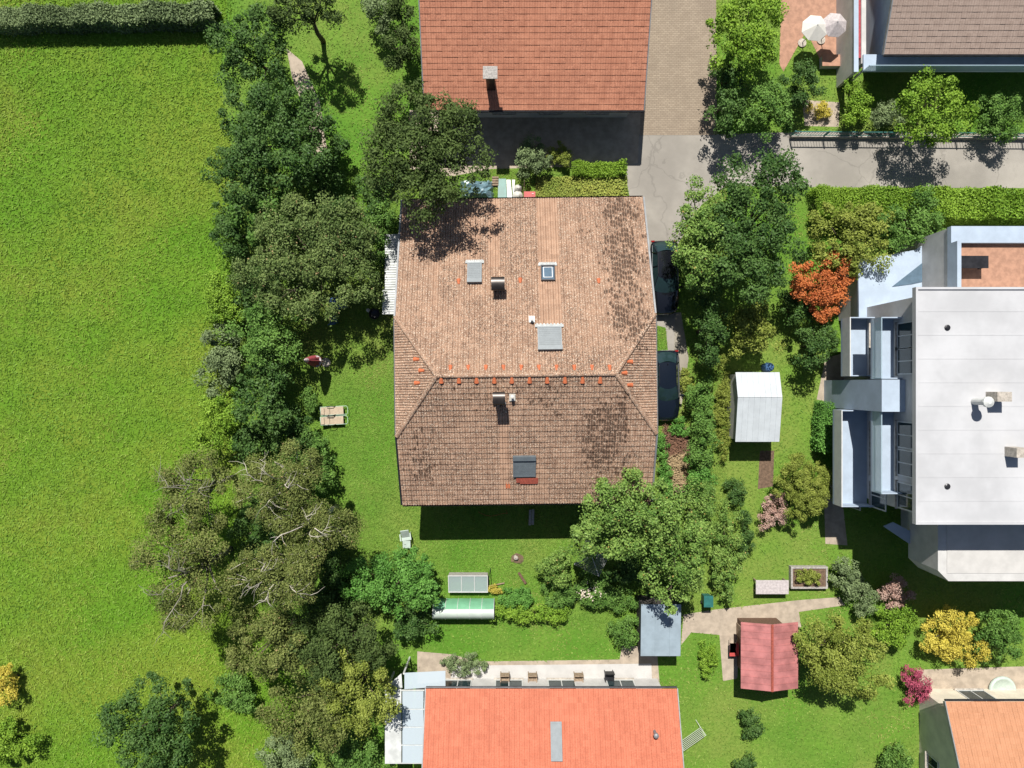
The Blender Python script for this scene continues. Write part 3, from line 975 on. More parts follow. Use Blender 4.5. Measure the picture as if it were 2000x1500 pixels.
# roof windows
def roof_window(px0, px1, py0, py1, kind, up):
    u0,v0,z0 = roof_hit((px0+px1)/2,(py0+py1)/2)
    sgn = 1 if up=='S' else -1
    F = slope_frame((u0,v0,z0+.075), (1,0,0), (0,1,KS)) if up=='S' else slope_frame((u0,v0,z0+.075), (-1,0,0), (0,-1,KS))
    wd = S(px1-px0, z0); ln = S(py1-py0, z0)*SQ
    def bx(a0,a1,b0,b1,h0,h1):
        mb = MB().box(a0,a1,b0,b1,h0,h1); mb.xform(F); return mb
    fr = MB()
    for (a0,a1,b0,b1) in ((-wd/2,-wd/2+.07,-ln/2,ln/2),(wd/2-.07,wd/2,-ln/2,ln/2),(-wd/2+.07,wd/2-.07,-ln/2,-ln/2+.08),(-wd/2+.07,wd/2-.07,ln/2-.08,ln/2)):
        fr.box(a0,a1,b0,b1,.02,.15)
    fr.xform(F)
    frm = {'dark':'shutter_dark','light':'shutter_light','mid':'shutter_mid','glass':'dark_metal'}[kind]
    w = part('skylight', fr, M[frm], house, local=True)
    fl = MB().box(-wd/2-.12,wd/2+.12,ln/2-.02,ln/2+.10,.05,.075)
    for k in range(7):
        q = -wd/2 + wd*(k+.5)/7
        fl.box(q-.05,q+.05,ln/2+.10,ln/2+.16,.052,.07)
    fl.xform(F)
    # upper (ridge side) apron is tucked under tiles; the pale one lies on the eave side of the window
    if kind != 'dark':
        fl2 = MB().box(-wd/2-.13,wd/2+.13,-ln/2-.17,-ln/2+.005,.052,.074)
        for k in range(8):
            q = -wd/2-.1 + (wd+.2)*(k+.5)/8
            fl2.box(q-.05,q+.05,-ln/2-.235,-ln/2-.172,.05,.072)
        fl2.xform(F); part('flashing', fl2, M['lead'], w, local=True)
    if kind == 'glass':
        part('pane', bx(-wd/2+.07,wd/2-.07,-ln/2+.08,ln/2-.08,.06,.075), M['glass_blue'], w, local=True)
        sr = MB(); i=.15
        for (a0,a1,b0,b1) in ((-wd/2+i,-wd/2+i+.035,-ln/2+i,ln/2-i-.1),(wd/2-i-.035,wd/2-i,-ln/2+i,ln/2-i-.1),(-wd/2+i,wd/2-i,-ln/2+i-.035,-ln/2+i-.001),(-wd/2+i,wd/2-i,ln/2-i-.1,ln/2-i-.065)):
            sr.box(a0,a1,b0,b1,.077,.10)
        sr.xform(F); part('inner_frame', sr, M['steel'], w, local=True)
    else:
        nsl = max(8, int(ln/.075)); b0 = -ln/2+.085; b1 = ln/2-.26
        for k in range(nsl):
            s0 = b0+(b1-b0)*k/nsl; s1 = b0+(b1-b0)*(k+1)/nsl-.008
            part('slat', bx(-wd/2+.073,wd/2-.073,s0,s1,.10,.132+.004*(k%2)), M[frm], w, local=True)
        part('shutter_case', bx(-wd/2-.01,wd/2+.01,ln/2-.25,ln/2+.01,.155,.24), M[frm], w, local=True)
    return w
roof_window(913,941,514,556,'light','N')
roof_window(1056,1084,519,551,'glass','N')
roof_window(1050,1097,639,686,'light','N')
roof_window(1002,1046,888,930,'dark','S')
u0,v0,z0 = roof_hit(1029,938)
F = slope_frame((u0,v0,z0+.075), (1,0,0), (0,1,KS))
part('flashing', MB().box(-.62,.66,-.10,.20,.065,.085).box(-.40,.62,-.19,-.102,.062,.082).xform(F), M['red_flash'], house, local=True, label='red painted flashing apron')

# chimneys with arched metal covers, and white vent pipes
def chimney(px, py, hgt, wx, wy):
    u,v,z = roof_hit(px, py)
    # the stack stands where its top shows at (px, py)
    q = HMI @ P(px, py, z+hgt); zt = ZR-KS*abs(q.y)
    u, v = q.x, q.y; top = zt + hgt
    st = MB().box(u-wx/2,u+wx/2,v-wy/2,v+wy/2,zt-.5,top-.22)
    c = part('chimney', st, M['cream_wall'], house, local=True)
    part('chimney_flashing', MB().box(u-wx/2-.1,u+wx/2+.1,v-wy/2-.1,v-wy/2-.003,zt-.25,zt+.10), M['lead'], c, local=True)
    for a in (-1,1):
        for b in (-1,1):
            part('leg', MB().box(u+a*(wx/2-.06)-.02,u+a*(wx/2-.06)+.02,v+b*(wy/2-.05)-.02,v+b*(wy/2-.05)+.02,top-.22,top-.02), M['dark_metal'], c, local=True)
    ar = MB(); vs=[]; fs=[]; n=9; W2=wy/2+.10; X2=wx/2+.07
    for x in (u-X2,u+X2):
        for k in range(n):
            t = math.pi*(.12+.76*k/(n-1)); vs.append((x, v+math.cos(t)*W2*1.07, top-.16+math.sin(t)*.24))
        for k in range(n):
            t = math.pi*(.12+.76*k/(n-1)); vs.append((x, v+math.cos(t)*W2*1.05, top-.185+math.sin(t)*.24))
    m = 2*n
    for k in range(n-1):
        fs += [(k,k+1,m+k+1,m+k),(n+k+1,n+k,m+n+k,m+n+k+1)]
    fs += [(0,m,m+n,n),(n-1,2*n-1,m+2*n-1,m+n-1)]
    part('cover', ar.add(vs,fs), M['brown_metal'], c, local=True, smooth=True)
chimney(972.5,554,1.15,.62,.58)
chimney(974.5,778,1.25,.52,.50)
def vent_pipe(px, py, up):
    u,v,z = roof_hit(px, py)
    F = slope_frame((u,v,z+.075), (1,0,0), (0,1,KS)) if up=='S' else slope_frame((u,v,z+.075), (-1,0,0), (0,-1,KS))
    p = part('vent_pipe', MB().box(-.17,.17,-.22,.20,.05,.075).xform(F), M['plastic_white'], house, local=True)
    part('pipe', MB().lathe((u,v,z),[(.06,.0),(.06,.42),(.095,.42),(.095,.50),(.04,.53)],12), M['plastic_white'], p, local=True, smooth=False)
vent_pipe(1038.5,625,'N'); vent_pipe(1000.5,775,'S')

# white corrugated canopy against the west side
cn = root('lean_to_canopy', P(765,540,0), 0, 'white corrugated lean-to canopy along the west eave under the fruit tree', 'canopy')
def corrugated(x0,x1,y0,y1,zf,pitch=.15,amp=.022):
    mb = MB(); n = int((y1-y0)/pitch*4); vs=[]; fs=[]
    for i in range(n+1):
        y = y0+(y1-y0)*i/n; h = amp*math.sin(2*math.pi*(y-y0)/pitch)
        vs += [(x0,y,zf(x0)+h),(x1,y,zf(x1)+h),(x0,y,zf(x0)+h-.012),(x1,y,zf(x1)+h-.012)]
    for i in range(n):
        a=4*i; fs += [(a,a+1,a+5,a+4),(a+3,a+2,a+6,a+7),(a+2,a,a+4,a+6),(a+1,a+3,a+7,a+5)]
    fs += [(0,2,3,1),(4*n,4*n+1,4*n+3,4*n+2)]
    return mb.add(vs,fs)
zf = lambda x: 2.62+.10*(x+7.9)
xa = P(752,0,2.6).x; xb = P(747,0,2.6).x; xe = P(786,0,2.7).x
ya, yb, yc, yd = P(0,614,2.6).y, P(0,566,2.6).y, P(0,512,2.6).y, P(0,458,2.6).y
part('roof_sheet', corrugated(xb,xe,ya,yb,zf), M['white_sheet'], cn)
part('roof_sheet', corrugated(xa,xe,yb+.01,yc,lambda x: zf(x)+.016), M['white_sheet'], cn)
part('roof_sheet', corrugated(xa,xe,yc+.01,yd,zf), M['white_sheet'], cn)
for y in (ya+.2,(ya+yd)/2,yd-.2):
    part('post', MB().box(xa+.1,xa+.2,y-.05,y+.05,0,2.5), M['wood'], cn)
    part('rafter', MB().bar((xa+.05,y,2.53),(xe,y,2.60),.07,.1), M['wood'], cn)

# ------------------------------------------------------------------ neighbouring buildings
def gable_roof(parent, x0, x1, ye, ze, ridge, zr, yb, zb, mat, tw=.3, gauge=.33, gut='dark_metal'):
    """tiled roof: eave line at ye/ze facing the camera, ridge line, back eave at yb/zb; ridge runs along x"""
    rb = MB()
    def one(y, z, sg):
        k = (zr-z)/abs(ridge-y); L = math.hypot(abs(ridge-y), zr-z)
        F = slope_frame(((x0+x1)/2, y, z), (sg,0,0), (0,sg,k))
        h = (x1-x0)/2
        slab(rb, F, [(-h+.04,.04),(h-.04,.04),(h-.04,L),(-h+.04,L)], .16)
        return tile_slope(F, -h, h, L, max(2,round(L/gauge)), max(2,round((x1-x0)/tw)), lambda w: (-h,h), rel=.45)
    sg1 = 1 if ridge > ye else -1
    a = one(ye, ze, sg1); b = one(yb, zb, -sg1)
    r = part('roof', rb, M['wood_brown'], parent)
    f = MB(); f.add(a.v,a.f); f.add(b.v,b.f)
    part('roof_tiles', f, M[mat], r, kind='stuff')
    rt = MB(); n = int((x1-x0)/.36)
    for i in range(n):
        q = half_round(.38,.14,.125); q.xform(Matrix.Translation((x0+(x1-x0)*i/n, ridge, zr+.015))); rt.add(q.v,q.f)
    part('ridge_tiles', rt, M[mat], r, kind='stuff')
    for (y,z,s) in ((ye,ze,-sg1),(yb,zb,sg1)):
        part('gutter', MB().tube([(x0,y+s*.07,z-.04),(x1,y+s*.07,z-.04)],.07,8), M[gut], parent)
    for x in (x0-.03,x1+.03):
        part('verge_trim', MB().bar((x,ye,ze-.05),(x,ridge,zr-.05),.06,.2), M['grey_metal'], parent)
        part('verge_trim', MB().bar((x,yb,zb-.05),(x,ridge,zr-.05),.06,.2), M['grey_metal'], parent)
    return r
def gable_walls(parent, x0, x1, prof, mat):
    n = len(prof); w = MB()
    w.add([(x0,a,b) for a,b in prof]+[(x1,a,b) for a,b in prof], [tuple(range(n)), tuple(range(2*n-1,n-1,-1))]+[(n+i,n+(i+1)%n,(i+1)%n,i) for i in range(n)])
    return part('wall', w, M[mat], parent)
I4 = Matrix.Identity(4)

# house to the north: terracotta roof
ze = 3.3; ye = P(0,215,ze).y; x0 = P(829,0,ze).x; x1 = P(1257,0,ze).x; yr = ye+5.7; zr = ze+5.7*.42; yb = ye+11.4
hn = root('terracotta_house', ((x0+x1)/2, yr, 0), 0, 'house with a terracotta orange tiled roof at the top, beside the paved drive', 'house')
gable_walls(hn, x0+.5, x1-.5, [(ye+.8,0),(yb-.8,0),(yb-.8,ze+.1),(yr,zr-.25),(ye+.8,ze+.1)], 'white_wall')
gable_roof(hn, x0, x1, ye, ze, yr, zr, yb, ze, 'tile_orange')
for x in (-3.5,-.5,2.5,5.5):
    wall_window(hn, (x, ye+.797, 1.5), 1.4, 1.3, 'S', I4)
q = P(957,136,6.0)
zc = ze+(q.y-ye)*.42
c = part('chimney', MB().box(q.x-.26,q.x+.26,q.y-.26,q.y+.26,zc-.4,zc+1.75), M['brown_metal'], hn)
part('cap', MB().box(q.x-.42,q.x+.42,q.y-.36,q.y+.36,zc+1.75,zc+1.83), M['wood_grey'], c)

# house to the south: orange-red roof, white terrace, glass canopy
ze = 3.4; ye = P(0,1345,ze).y; x0 = P(832,0,ze).x; x1 = P(1322,0,ze).x; yr = ye-6.6; zr = ze+6.6*.40; yb = ye-13.2
hs = root('orange_red_house', ((x0+x1)/2, yr, 0), 0, 'house with a bright orange-red tiled roof at the bottom, behind a white terrace', 'house')
gable_walls(hs, x0+.5, x1-.5, [(yb+.8,0),(ye-.8,0),(ye-.8,ze+.1),(yr,zr-.25),(yb+.8,ze+.1)], 'white_wall')
gable_roof(hs, x0, x1, ye, ze, yr, zr, yb, ze, 'tile_red')
for x in (-3.5,-.2,3.2,7.0):
    wall_window(hs, (x, ye-.797, 1.3), 1.8, 2.0, 'N', I4)
def flat_skylight(parent, px0,px1,py0,py1, ze, ye, k, sg):
    zz = ze+1.5
    a = P(px0,py1,zz); b = P(px1,py0,zz)
    yc = (a.y+b.y)/2; z = ze+abs(yc-ye)*k
    a = P(px0,py1,z); b = P(px1,py0,z); yc=(a.y+b.y)/2; z = ze+abs(yc-ye)*k
    F = slope_frame(((a.x+b.x)/2, yc, z+.08), (sg,0,0), (0,sg,k)); w=(b.x-a.x)/2; l=(b.y-a.y)/2*math.sqrt(1+k*k)
    fr = MB().box(-w,-w+.08,-l,l,.05,.17).box(w-.08,w,-l,l,.05,.17).box(-w+.08,w-.08,-l,-l+.08,.05,.168).box(-w+.08,w-.08,l-.08,l,.05,.168).xform(F)
    s = part('skylight', fr, M['shutter_light'], parent)
    part('shutter', MB().box(-w+.08,w-.08,-l+.08,l-.08,.08,.14).xform(F), M['shutter_light'], s)
flat_skylight(hs, 1075,1097,1412,1476, ze, ye, .40, -1)
q = P(1283,1440,5); zz = ze+(ye-q.y)*.40
part('vent_pipe', MB().lathe((q.x,q.y,zz-.1),[(.09,0),(.09,.6),(.15,.6),(.15,.72),(.05,.78)],10), M['grey_metal'], hs)
TERR = px_poly([(800,1290),(1285,1284),(1290,1370),(820,1370)])
struct('terrace_south', MB().sheet(px_poly([(885,1300),(1272,1296),(1275,1372),(825,1372),(828,1330),(880,1325)])[::-1], .016), M['white_pave'])
struct('terrace_border', MB().sheet(px_poly([(815,1272),(885,1278),(930,1292),(1210,1288),(1215,1262),(1282,1262),(1292,1375),(815,1375)])[::-1], .012), M['beige_pave'])
gc = root('glass_canopy', P(790,1400,0), 0, 'pale blue glass canopy on white beams wrapping the west end of the orange-red house', 'canopy')
zc = 2.7
gp = [(752,1345),(785,1312),(872,1308),(872,1340),(830,1342),(826,1490),(752,1490)]
def cpane(pts):
    q = px_poly(pts, zc); return MB().prism(q[::-1], zc, zc+.02)
for (a,b) in ((1350,1384),(1386,1419),(1421,1454),(1456,1490)):
    part('pane', cpane([(786,a),(827,a),(827,b),(786,b)]), M['canopy_glass'], gc)
part('pane', cpane([(790,1314),(870,1310),(870,1340),(790,1346)]), M['canopy_glass'], gc)
for pts in ([(752,1345),(784,1345),(784,1490),(752,1490)],[(752,1343),(784,1315),(786,1343)]):
    part('roof_sheet', cpane(pts), M['white_sheet'], gc)
for pyy in (1348,1385,1420,1455,1490):
    a=P(752,pyy,zc-.05); b=P(829,pyy,zc-.05); part('beam', MB().bar(a,b,.06,.09), M['white_paint'], gc)
for (a,b) in ((755,1348),(755,1488),(788,1317)):
    q=P(a,b,zc); part('post', MB().box(q.x-.05,q.x+.05,q.y-.05,q.y+.05,0,zc-.1), M['white_paint'], gc)

# house to the south-east: tan-orange roof
ze = 3.4; ye = P(0,1370,ze).y; x0 = P(1846,0,ze).x; x1 = x0+10; yr = ye-6; zr = ze+6*.42; yb = ye-12
he = root('tan_orange_house', ((x0+x1)/2, yr, 0), 0, 'house with a tan orange tiled roof in the bottom right corner', 'house')
gable_walls(he, x0+.4, x1-.4, [(yb+.7,0),(ye-.7,0),(ye-.7,ze+.1),(yr,zr-.25),(yb+.7,ze+.1)], 'cream_wall')
gable_roof(he, x0, x1, ye, ze, yr, zr, yb, ze, 'tile_tan')
wall_window(he, (x0+3.5, ye-.697, 1.3), 1.8, 2.0, 'N', I4)
wall_window(he, (x0+.397, yr+1, 1.5), 1.2, 1.2, 'W', I4)
struct('patio_east', MB().sheet(px_poly([(1790,1308),(2100,1298),(2100,1400),(1870,1400),(1812,1385)])[::-1], .012), M['beige_pave'])
struct('side_shade_strip', MB().sheet(px_poly([(1802,1392),(1868,1400),(1880,1600),(1802,1600)])[::-1], .0095), mat_asphalt('painted_shade', (.055,.055,.065), .2))  # shade beside the house painted as a near-black ground strip

# house to the north-east: grey-brown roof, white side wall, terrace with parasols
ze = 3.4; ye = P(0,106,ze).y; x0 = P(1726,0,ze).x; x1 = x0+13; yr = ye+5.5; zr = ze+5.5*.38; yb = ye+11
hb = root('grey_brown_house', ((x0+x1)/2, yr, 0), 0, 'house with a grey-brown tiled roof in the top right corner', 'house')
gable_walls(hb, x0+.4, x1-.4, [(ye+.5,0),(yb-.5,0),(yb-.5,ze+.1),(yr,zr-.25),(ye+.5,ze+.1)], 'shade_blue_render')
gable_roof(hb, x0, x1, ye, ze, yr, zr, yb, ze, 'tile_brown')
for x in (2,5,8,11):
    wall_window(hb, (x0+x, ye+.497, 1.5), 1.6, 1.5, 'S', I4)
bal = MB().box(x0-.7,x1,ye-.55,ye+.49,2.2,2.35); bo = part('balcony', bal, M['shade_blue_render'], hb)
part('railing', MB().box(x0-.7,x1,ye-.55,ye-.50,2.36,3.1), M['balcony_glass'], bo)
part('post', MB().box(x0-.66,x0-.54,ye-.45,ye-.35,0,2.2), M['white_paint'], bo)
wl = root('garden_wall', P(1684,60,0), 0, 'tall white wall with a reddish stripe between the terrace and the grey-brown house', 'wall')
a=P(1668,140,2.4); b=P(1700,-60,2.4)
part('wall', MB().box(a.x,a.x+.22,a.y,b.y,0,2.4), M['white_wall'], wl)
part('coping', MB().box(a.x-.03,a.x+.25,a.y-.03,b.y,2.403,2.46), M['shade_blue_render'], wl)
part('stripe', MB().box(a.x+.40,a.x+.56,a.y+1.0,b.y,0,2.1), M['red_cloth'], wl)
part('wall', MB().box(a.x+.56,a.x+.85,a.y+.6,b.y,0,2.2), M['white_wall'], wl)
struct('terrace_upper', MB().sheet(px_poly([(1530,-140),(1720,-140),(1720,132),(1610,135),(1575,60),(1530,140),(1522,125)])[::-1], .012), M['terracotta'])
ld = root('terrace_ledge', P(1636,117,0), 0, 'low terracotta-topped ledge at the end of the upper terrace', 'ledge')
a=P(1608,127,.6); b=P(1664,107,.6)
part('body', MB().box(a.x,b.x,a.y,b.y,0,.5), M['white_wall'], ld); part('top', MB().box(a.x-.04,b.x+.04,a.y-.04,b.y+.04,.503,.57), M['terracotta'], ld)

# flat-roofed house to the east
zf_ = 9.0
x0 = P(1787,0,zf_).x; y1 = P(0,561,zf_).y; y0 = P(0,1024,zf_).y; x1 = x0+14
hf = root('flat_roof_house', ((x0+x1)/2,(y0+y1)/2,0), 0, 'large white flat-roofed house with balconies at the right edge', 'house')
xw = x0+.5
part('wall', MB().box(xw,x1-.4,y0+.4,y1-.4,0,zf_-.25), M['white_wall'], hf)
r = part('roof', MB().box(x0,x1,y0,y1,zf_-.25,zf_), M['white_roof'], hf)
part('parapet', MB().box(x0,x0+.12,y0,y1,zf_+.002,zf_+.09).box(x0+.12,x1,y0,y0+.12,zf_+.002,zf_+.088).box(x0+.12,x1,y1-.12,y1,zf_+.002,zf_+.088), M['white_roof'], r)
for i in range(1,10):
    part('seam', MB().box(x0+.15,x1,y0+(y1-y0)*i/10-.04,y0+(y1-y0)*i/10+.04,zf_+.003,zf_+.010), M['white_roof'], r)
for (px,py) in ((1850,640),(1850,950)):
    q = P(px,py,zf_); part('drain', MB().lathe((q.x,q.y,zf_+.003),[(.16,0),(.16,.03),(.10,.06),(.02,.07)],10), M['dark_metal'], r)
for (px,py,wx,wy) in ((1965,775,.75,.5),(2000,885,.6,.5)):
    q = P(px,py,zf_+1); c = part('chimney', MB().box(q.x-wx/2,q.x+wx/2,q.y-wy/2,q.y+wy/2,zf_+.003,zf_+.9), M['stone'], r)
q = P(1925,785,zf_+.9); part('vent_cowl', MB().lathe((q.x,q.y,zf_+.004),[(.18,0),(.18,1.0),(.28,1.0),(.28,1.15),(.1,1.25)],12), M['white_paint'], r)
# west balconies and the bay between them
def wbal(py_a, py_b, z, out, glass=True):
    ya_ = P(0,py_b,z).y; yb_ = P(0,py_a,z).y
    s = part('balcony', MB().box(xw-out,xw-.002,ya_,yb_,z-.2,z), M['shade_blue_render'], hf)
    part('railing', MB().box(xw-out,xw-out+.06,ya_,yb_,z+.003,z+.95), M['white_paint' if not glass else 'balcony_glass'], s)
    part('railing', MB().box(xw-out+.063,xw-.003,ya_,ya_+.06,z+.003,z+.94), M['shade_blue_render'], s)
    part('railing', MB().box(xw-out+.063,xw-.003,yb_-.06,yb_,z+.003,z+.94), M['shade_blue_render'], s)
wbal(622,735,3.0,1.5,False); wbal(622,740,6.0,1.2); wbal(800,985,3.0,2.0,False); wbal(800,960,6.0,1.2)
ya_, yb_ = P(0,800,4).y, P(0,742,4).y
part('bay', MB().box(xw-1.3,xw-.002,ya_,yb_,0,7.2), M['shade_blue_render'], hf)
for z in (1.4,4.4,7.3):
    for py in (655,705,850,905,970):
        yy = P(0,py,z).y
        wall_window(hf, (xw-.003, yy, z), 1.5, 1.7, 'W', I4)
# lower glazed wing on the north-west corner, roof terrace to the north, terrace to the south
wing = px_poly([(1680,512),(1790,492),(1852,452),(1858,548),(1790,562),(1792,618),(1682,618)], 3.0)
wg = part('wing', MB().prism(wing[::-1], 0, 2.85), M['white_wall'], hf)
part('roof', MB().prism([(x,y) for x,y in px_poly([(1676,508),(1788,488),(1856,446),(1858,550),(1788,563),(1788,620),(1678,620)],3.0)][::-1], 2.853, 3.0), M['shade_blue_render'], wg)
part('pane', MB().prism(px_poly([(1742,560),(1808,508),(1846,470),(1850,540),(1780,555)],3.0)[::-1], 3.003, 3.04), M['glass_blue'], wg)
zt = 5.6; a=P(1852,560,zt); b=P(2140,446,zt)
tt = part('roof_terrace', MB().box(a.x,b.x,y1-.38,b.y,0,zt), M['white_wall'], hf)
part('deck', MB().box(a.x+.2,b.x,y1-.35,b.y-.9,zt+.003,zt+.03), M['terracotta'], tt)
part('parapet', MB().box(a.x-.05,b.x,b.y-.9,b.y+.05,zt+.002,zt+.35).box(a.x-.05,a.x+.18,y1,b.y-.902,zt+.002,zt+.9), M['shade_blue_render'], tt)
zt = 6.0; ys0 = P(0,1135,zt).y; xs0 = P(1832,0,zt).x
ts = part('south_terrace', MB().prism([(xs0+.6,ys0),(x1,ys0),(x1,y0+.38),(xs0,y0+.38),(xs0,ys0+.6)], 3.0, zt), M['white_wall'], hf)
part('deck', MB().box(xs0+.5,x1,ys0+.45,y0+.37,zt+.003,zt+.03), M['white_pave'], ts)
part('wall', MB().box(xs0+1.2,x1-.5,ys0+1.2,y0+.37,0,2.997), M['white_wall'], ts)
# slanted awning on the south-west corner
aw = px_poly([(1726,1028),(1745,1020),(1826,1062),(1818,1090)], 3.2)
part('awning', MB().prism(aw[::-1], 3.1, 3.18), M['shade_blue_render'], hf)
tf_ = root('terrace_table', P(1905,510,5.63), 0, 'dark table on the terracotta roof terrace of the flat-roofed house', 'table')
q=P(1905,512,6.3)
part('tabletop', MB().box(q.x-1.0,q.x+.7,q.y-.35,q.y+.35,6.32,6.37), M['dark_metal'], tf_)
for sx in (-.9,.6):
    for sy in (-.27,.27): part('leg', MB().box(q.x+sx-.03,q.x+sx+.03,q.y+sy-.03,q.y+sy+.03,5.632,6.318), M['dark_metal'], tf_)

# sheds
def shed(name, pts, zw, label, wallm, cat='shed'):
    q = px_poly(pts, zw); cx = sum(p[0] for p in q)/len(q); cy = sum(p[1] for p in q)/len(q)
    r = root(name, (cx,cy,0), 0, label, cat)
    xs=[p[0] for p in q]; ys=[p[1] for p in q]
    return r, min(xs), max(xs), min(ys), max(ys)
def sheet_slope(parent, x0,x1,y0,y1,z0,z1,axis,mat,ribs=.35,t=.03):
    """ribbed metal sheet: z goes z0 -> z1 along axis"""
    mb = MB()
    f = (lambda x,y: z0+(z1-z0)*(x-x0)/(x1-x0)) if axis=='x' else (lambda x,y: z0+(z1-z0)*(y-y0)/(y1-y0))
    mb.prism([(x0,y0),(x1,y0),(x1,y1),(x0,y1)], lambda x,y: f(x,y)-t, f)
    k = ribs
    if axis=='x':
        while y0+k < y1: mb.bar((x0,y0+k,z0+.01),(x1,y0+k,z1+.01),.035,.03); k += ribs
    else:
        while x0+k < x1: mb.bar((x0+k,y0,z0+.01),(x0+k,y1,z1+.01),.035,.03); k += ribs
    return part('roof_sheet', mb, M[mat], parent)
M['shed_white'] = mat_plain('white_metal_roof', (.42,.455,.48), .55, .0, var=.08, scale=1.5)
M['shed_grey'] = mat_plain('grey_blue_roof_felt', (.24,.30,.345), .8, var=.12, scale=1.5)
M['shed_red'] = mat_plain('faded_red_roof', (.36,.135,.13), .75, var=.3, scale=1.2)
M['dark_wood'] = mat_plain('dark_stained_boards', (.06,.055,.05), .85, var=.3, scale=5)
r,x0,x1,y0,y1 = shed('garden_shed', [(1437,727),(1523,727),(1523,863),(1437,863)], 2.2, 'white metal-roofed garden shed on the lawn left of the flat-roofed house', 'white')
part('wall', MB().box(x0+.12,x1-.12,y0+.12,y1-.12,0,2.08), M['white_wall'], r)
ym = y1-.36*(y1-y0)
sheet_slope(r,x0,x1,y0,ym-.01,2.12,2.62,'y','shed_white'); sheet_slope(r,x0,x1,ym+.01,y1,2.62,2.16,'y','shed_white')
part('gable', MB().add([(x0+.13,y0+.2,2.082),(x0+.13,y1-.2,2.082),(x0+.13,ym,2.56),(x1-.13,y0+.2,2.082),(x1-.13,y1-.2,2.082),(x1-.13,ym,2.56)],[(0,1,2),(3,5,4),(0,3,4,1),(1,4,5,2),(0,2,5,3)]), M['white_wall'], r)
part('door', MB().box(x0+.5,x0+1.4,y0+.06,y0+.117,.02,1.9), M['grey_metal'], r)
r,x0,x1,y0,y1 = shed('garden_shed', [(1448,1216),(1560,1216),(1560,1346),(1448,1346)], 2.4, 'faded red-roofed garden shed beside a pale path', 'red')
part('wall', MB().box(x0+.5,x1-.5,y0+.5,y1-.5,0,2.25), M['wood_brown'], r)
xm=(x0+x1)/2
sheet_slope(r,x0,xm-.005,y0,y1,2.3,2.75,'x','shed_red',.4); sheet_slope(r,xm+.005,x1,y0,y1,2.75,2.3,'x','shed_red',.4)
part('ridge_cap', MB().bar((xm,y0,2.79),(xm,y1,2.79),.14,.03), M['red_flash'], r)
part('door', MB().box(x0+.44,x0+.497,y1-1.6,y1-.8,.02,1.95), M['wood'], r)
part('gable', MB().add([(x0+.55,y0+.51,2.252),(x1-.55,y0+.51,2.252),(xm,y0+.51,2.66),(x0+.55,y1-.51,2.252),(x1-.55,y1-.51,2.252),(xm,y1-.51,2.66)],[(0,1,2),(3,5,4),(0,3,4,1),(1,4,5,2),(0,2,5,3)]), M['wood_brown'], r)
r,x0,x1,y0,y1 = shed('garden_shed', [(1252,1180),(1330,1180),(1330,1283),(1252,1283)], 2.3, 'grey-blue flat-roofed shed just below the walnut tree', 'grey')
part('wall', MB().box(x0+.12,x1-.12,y0+.12,y1-.12,0,2.1), M['dark_wood'], r)
sheet_slope(r,x0,x1,y0,y1,2.16,2.35,'y','shed_grey',.9)
part('door', MB().box(x1-.117,x1-.06,y0+.6,y0+1.5,.02,1.95), M['wood'], r)

# barrel-roofed green garden tunnel; its sky reflection painted as a pale film
a=P(845,1218,1.3); b=P(965,1174,.6); yc=(a.y+b.y)/2; hr=(b.y-a.y)/2
tn = root('garden_tunnel', ((a.x+b.x)/2,yc,0), 0, 'barrel-shaped green film tunnel with a painted pale sky sheen beside the glass cold frame', 'polytunnel')
M['film_green']=mat_plain('green_film', (.15,.36,.22), .4, var=.12, scale=2); M['film_sheen']=mat_plain('painted_sheen_film', (.40,.46,.41), .45, var=.1, scale=2)
for i,(t0,t1,mm) in enumerate(((0,62,'film_green'),(62,180,'film_sheen'))):
    mb=MB(); vs=[]; fs=[]; n=9
    for x in (a.x,b.x):
        for k in range(n):
            t=R(t0+(t1-t0)*k/(n-1)); vs.append((x,yc+math.cos(t)*hr,.02+math.sin(t)*1.35))
    for k in range(n-1): fs.append((k,n+k,n+k+1,k+1))
    part('film', mb.add(vs,fs), M[mm], tn, smooth=True)
for j in range(6):
    x=a.x+(b.x-a.x)*j/5
    part('hoop', MB().tube([(x,yc+math.cos(R(t))*(hr+.015),.01+math.sin(R(t))*1.37) for t in range(0,181,15)],.018,5), M['white_paint'], tn)

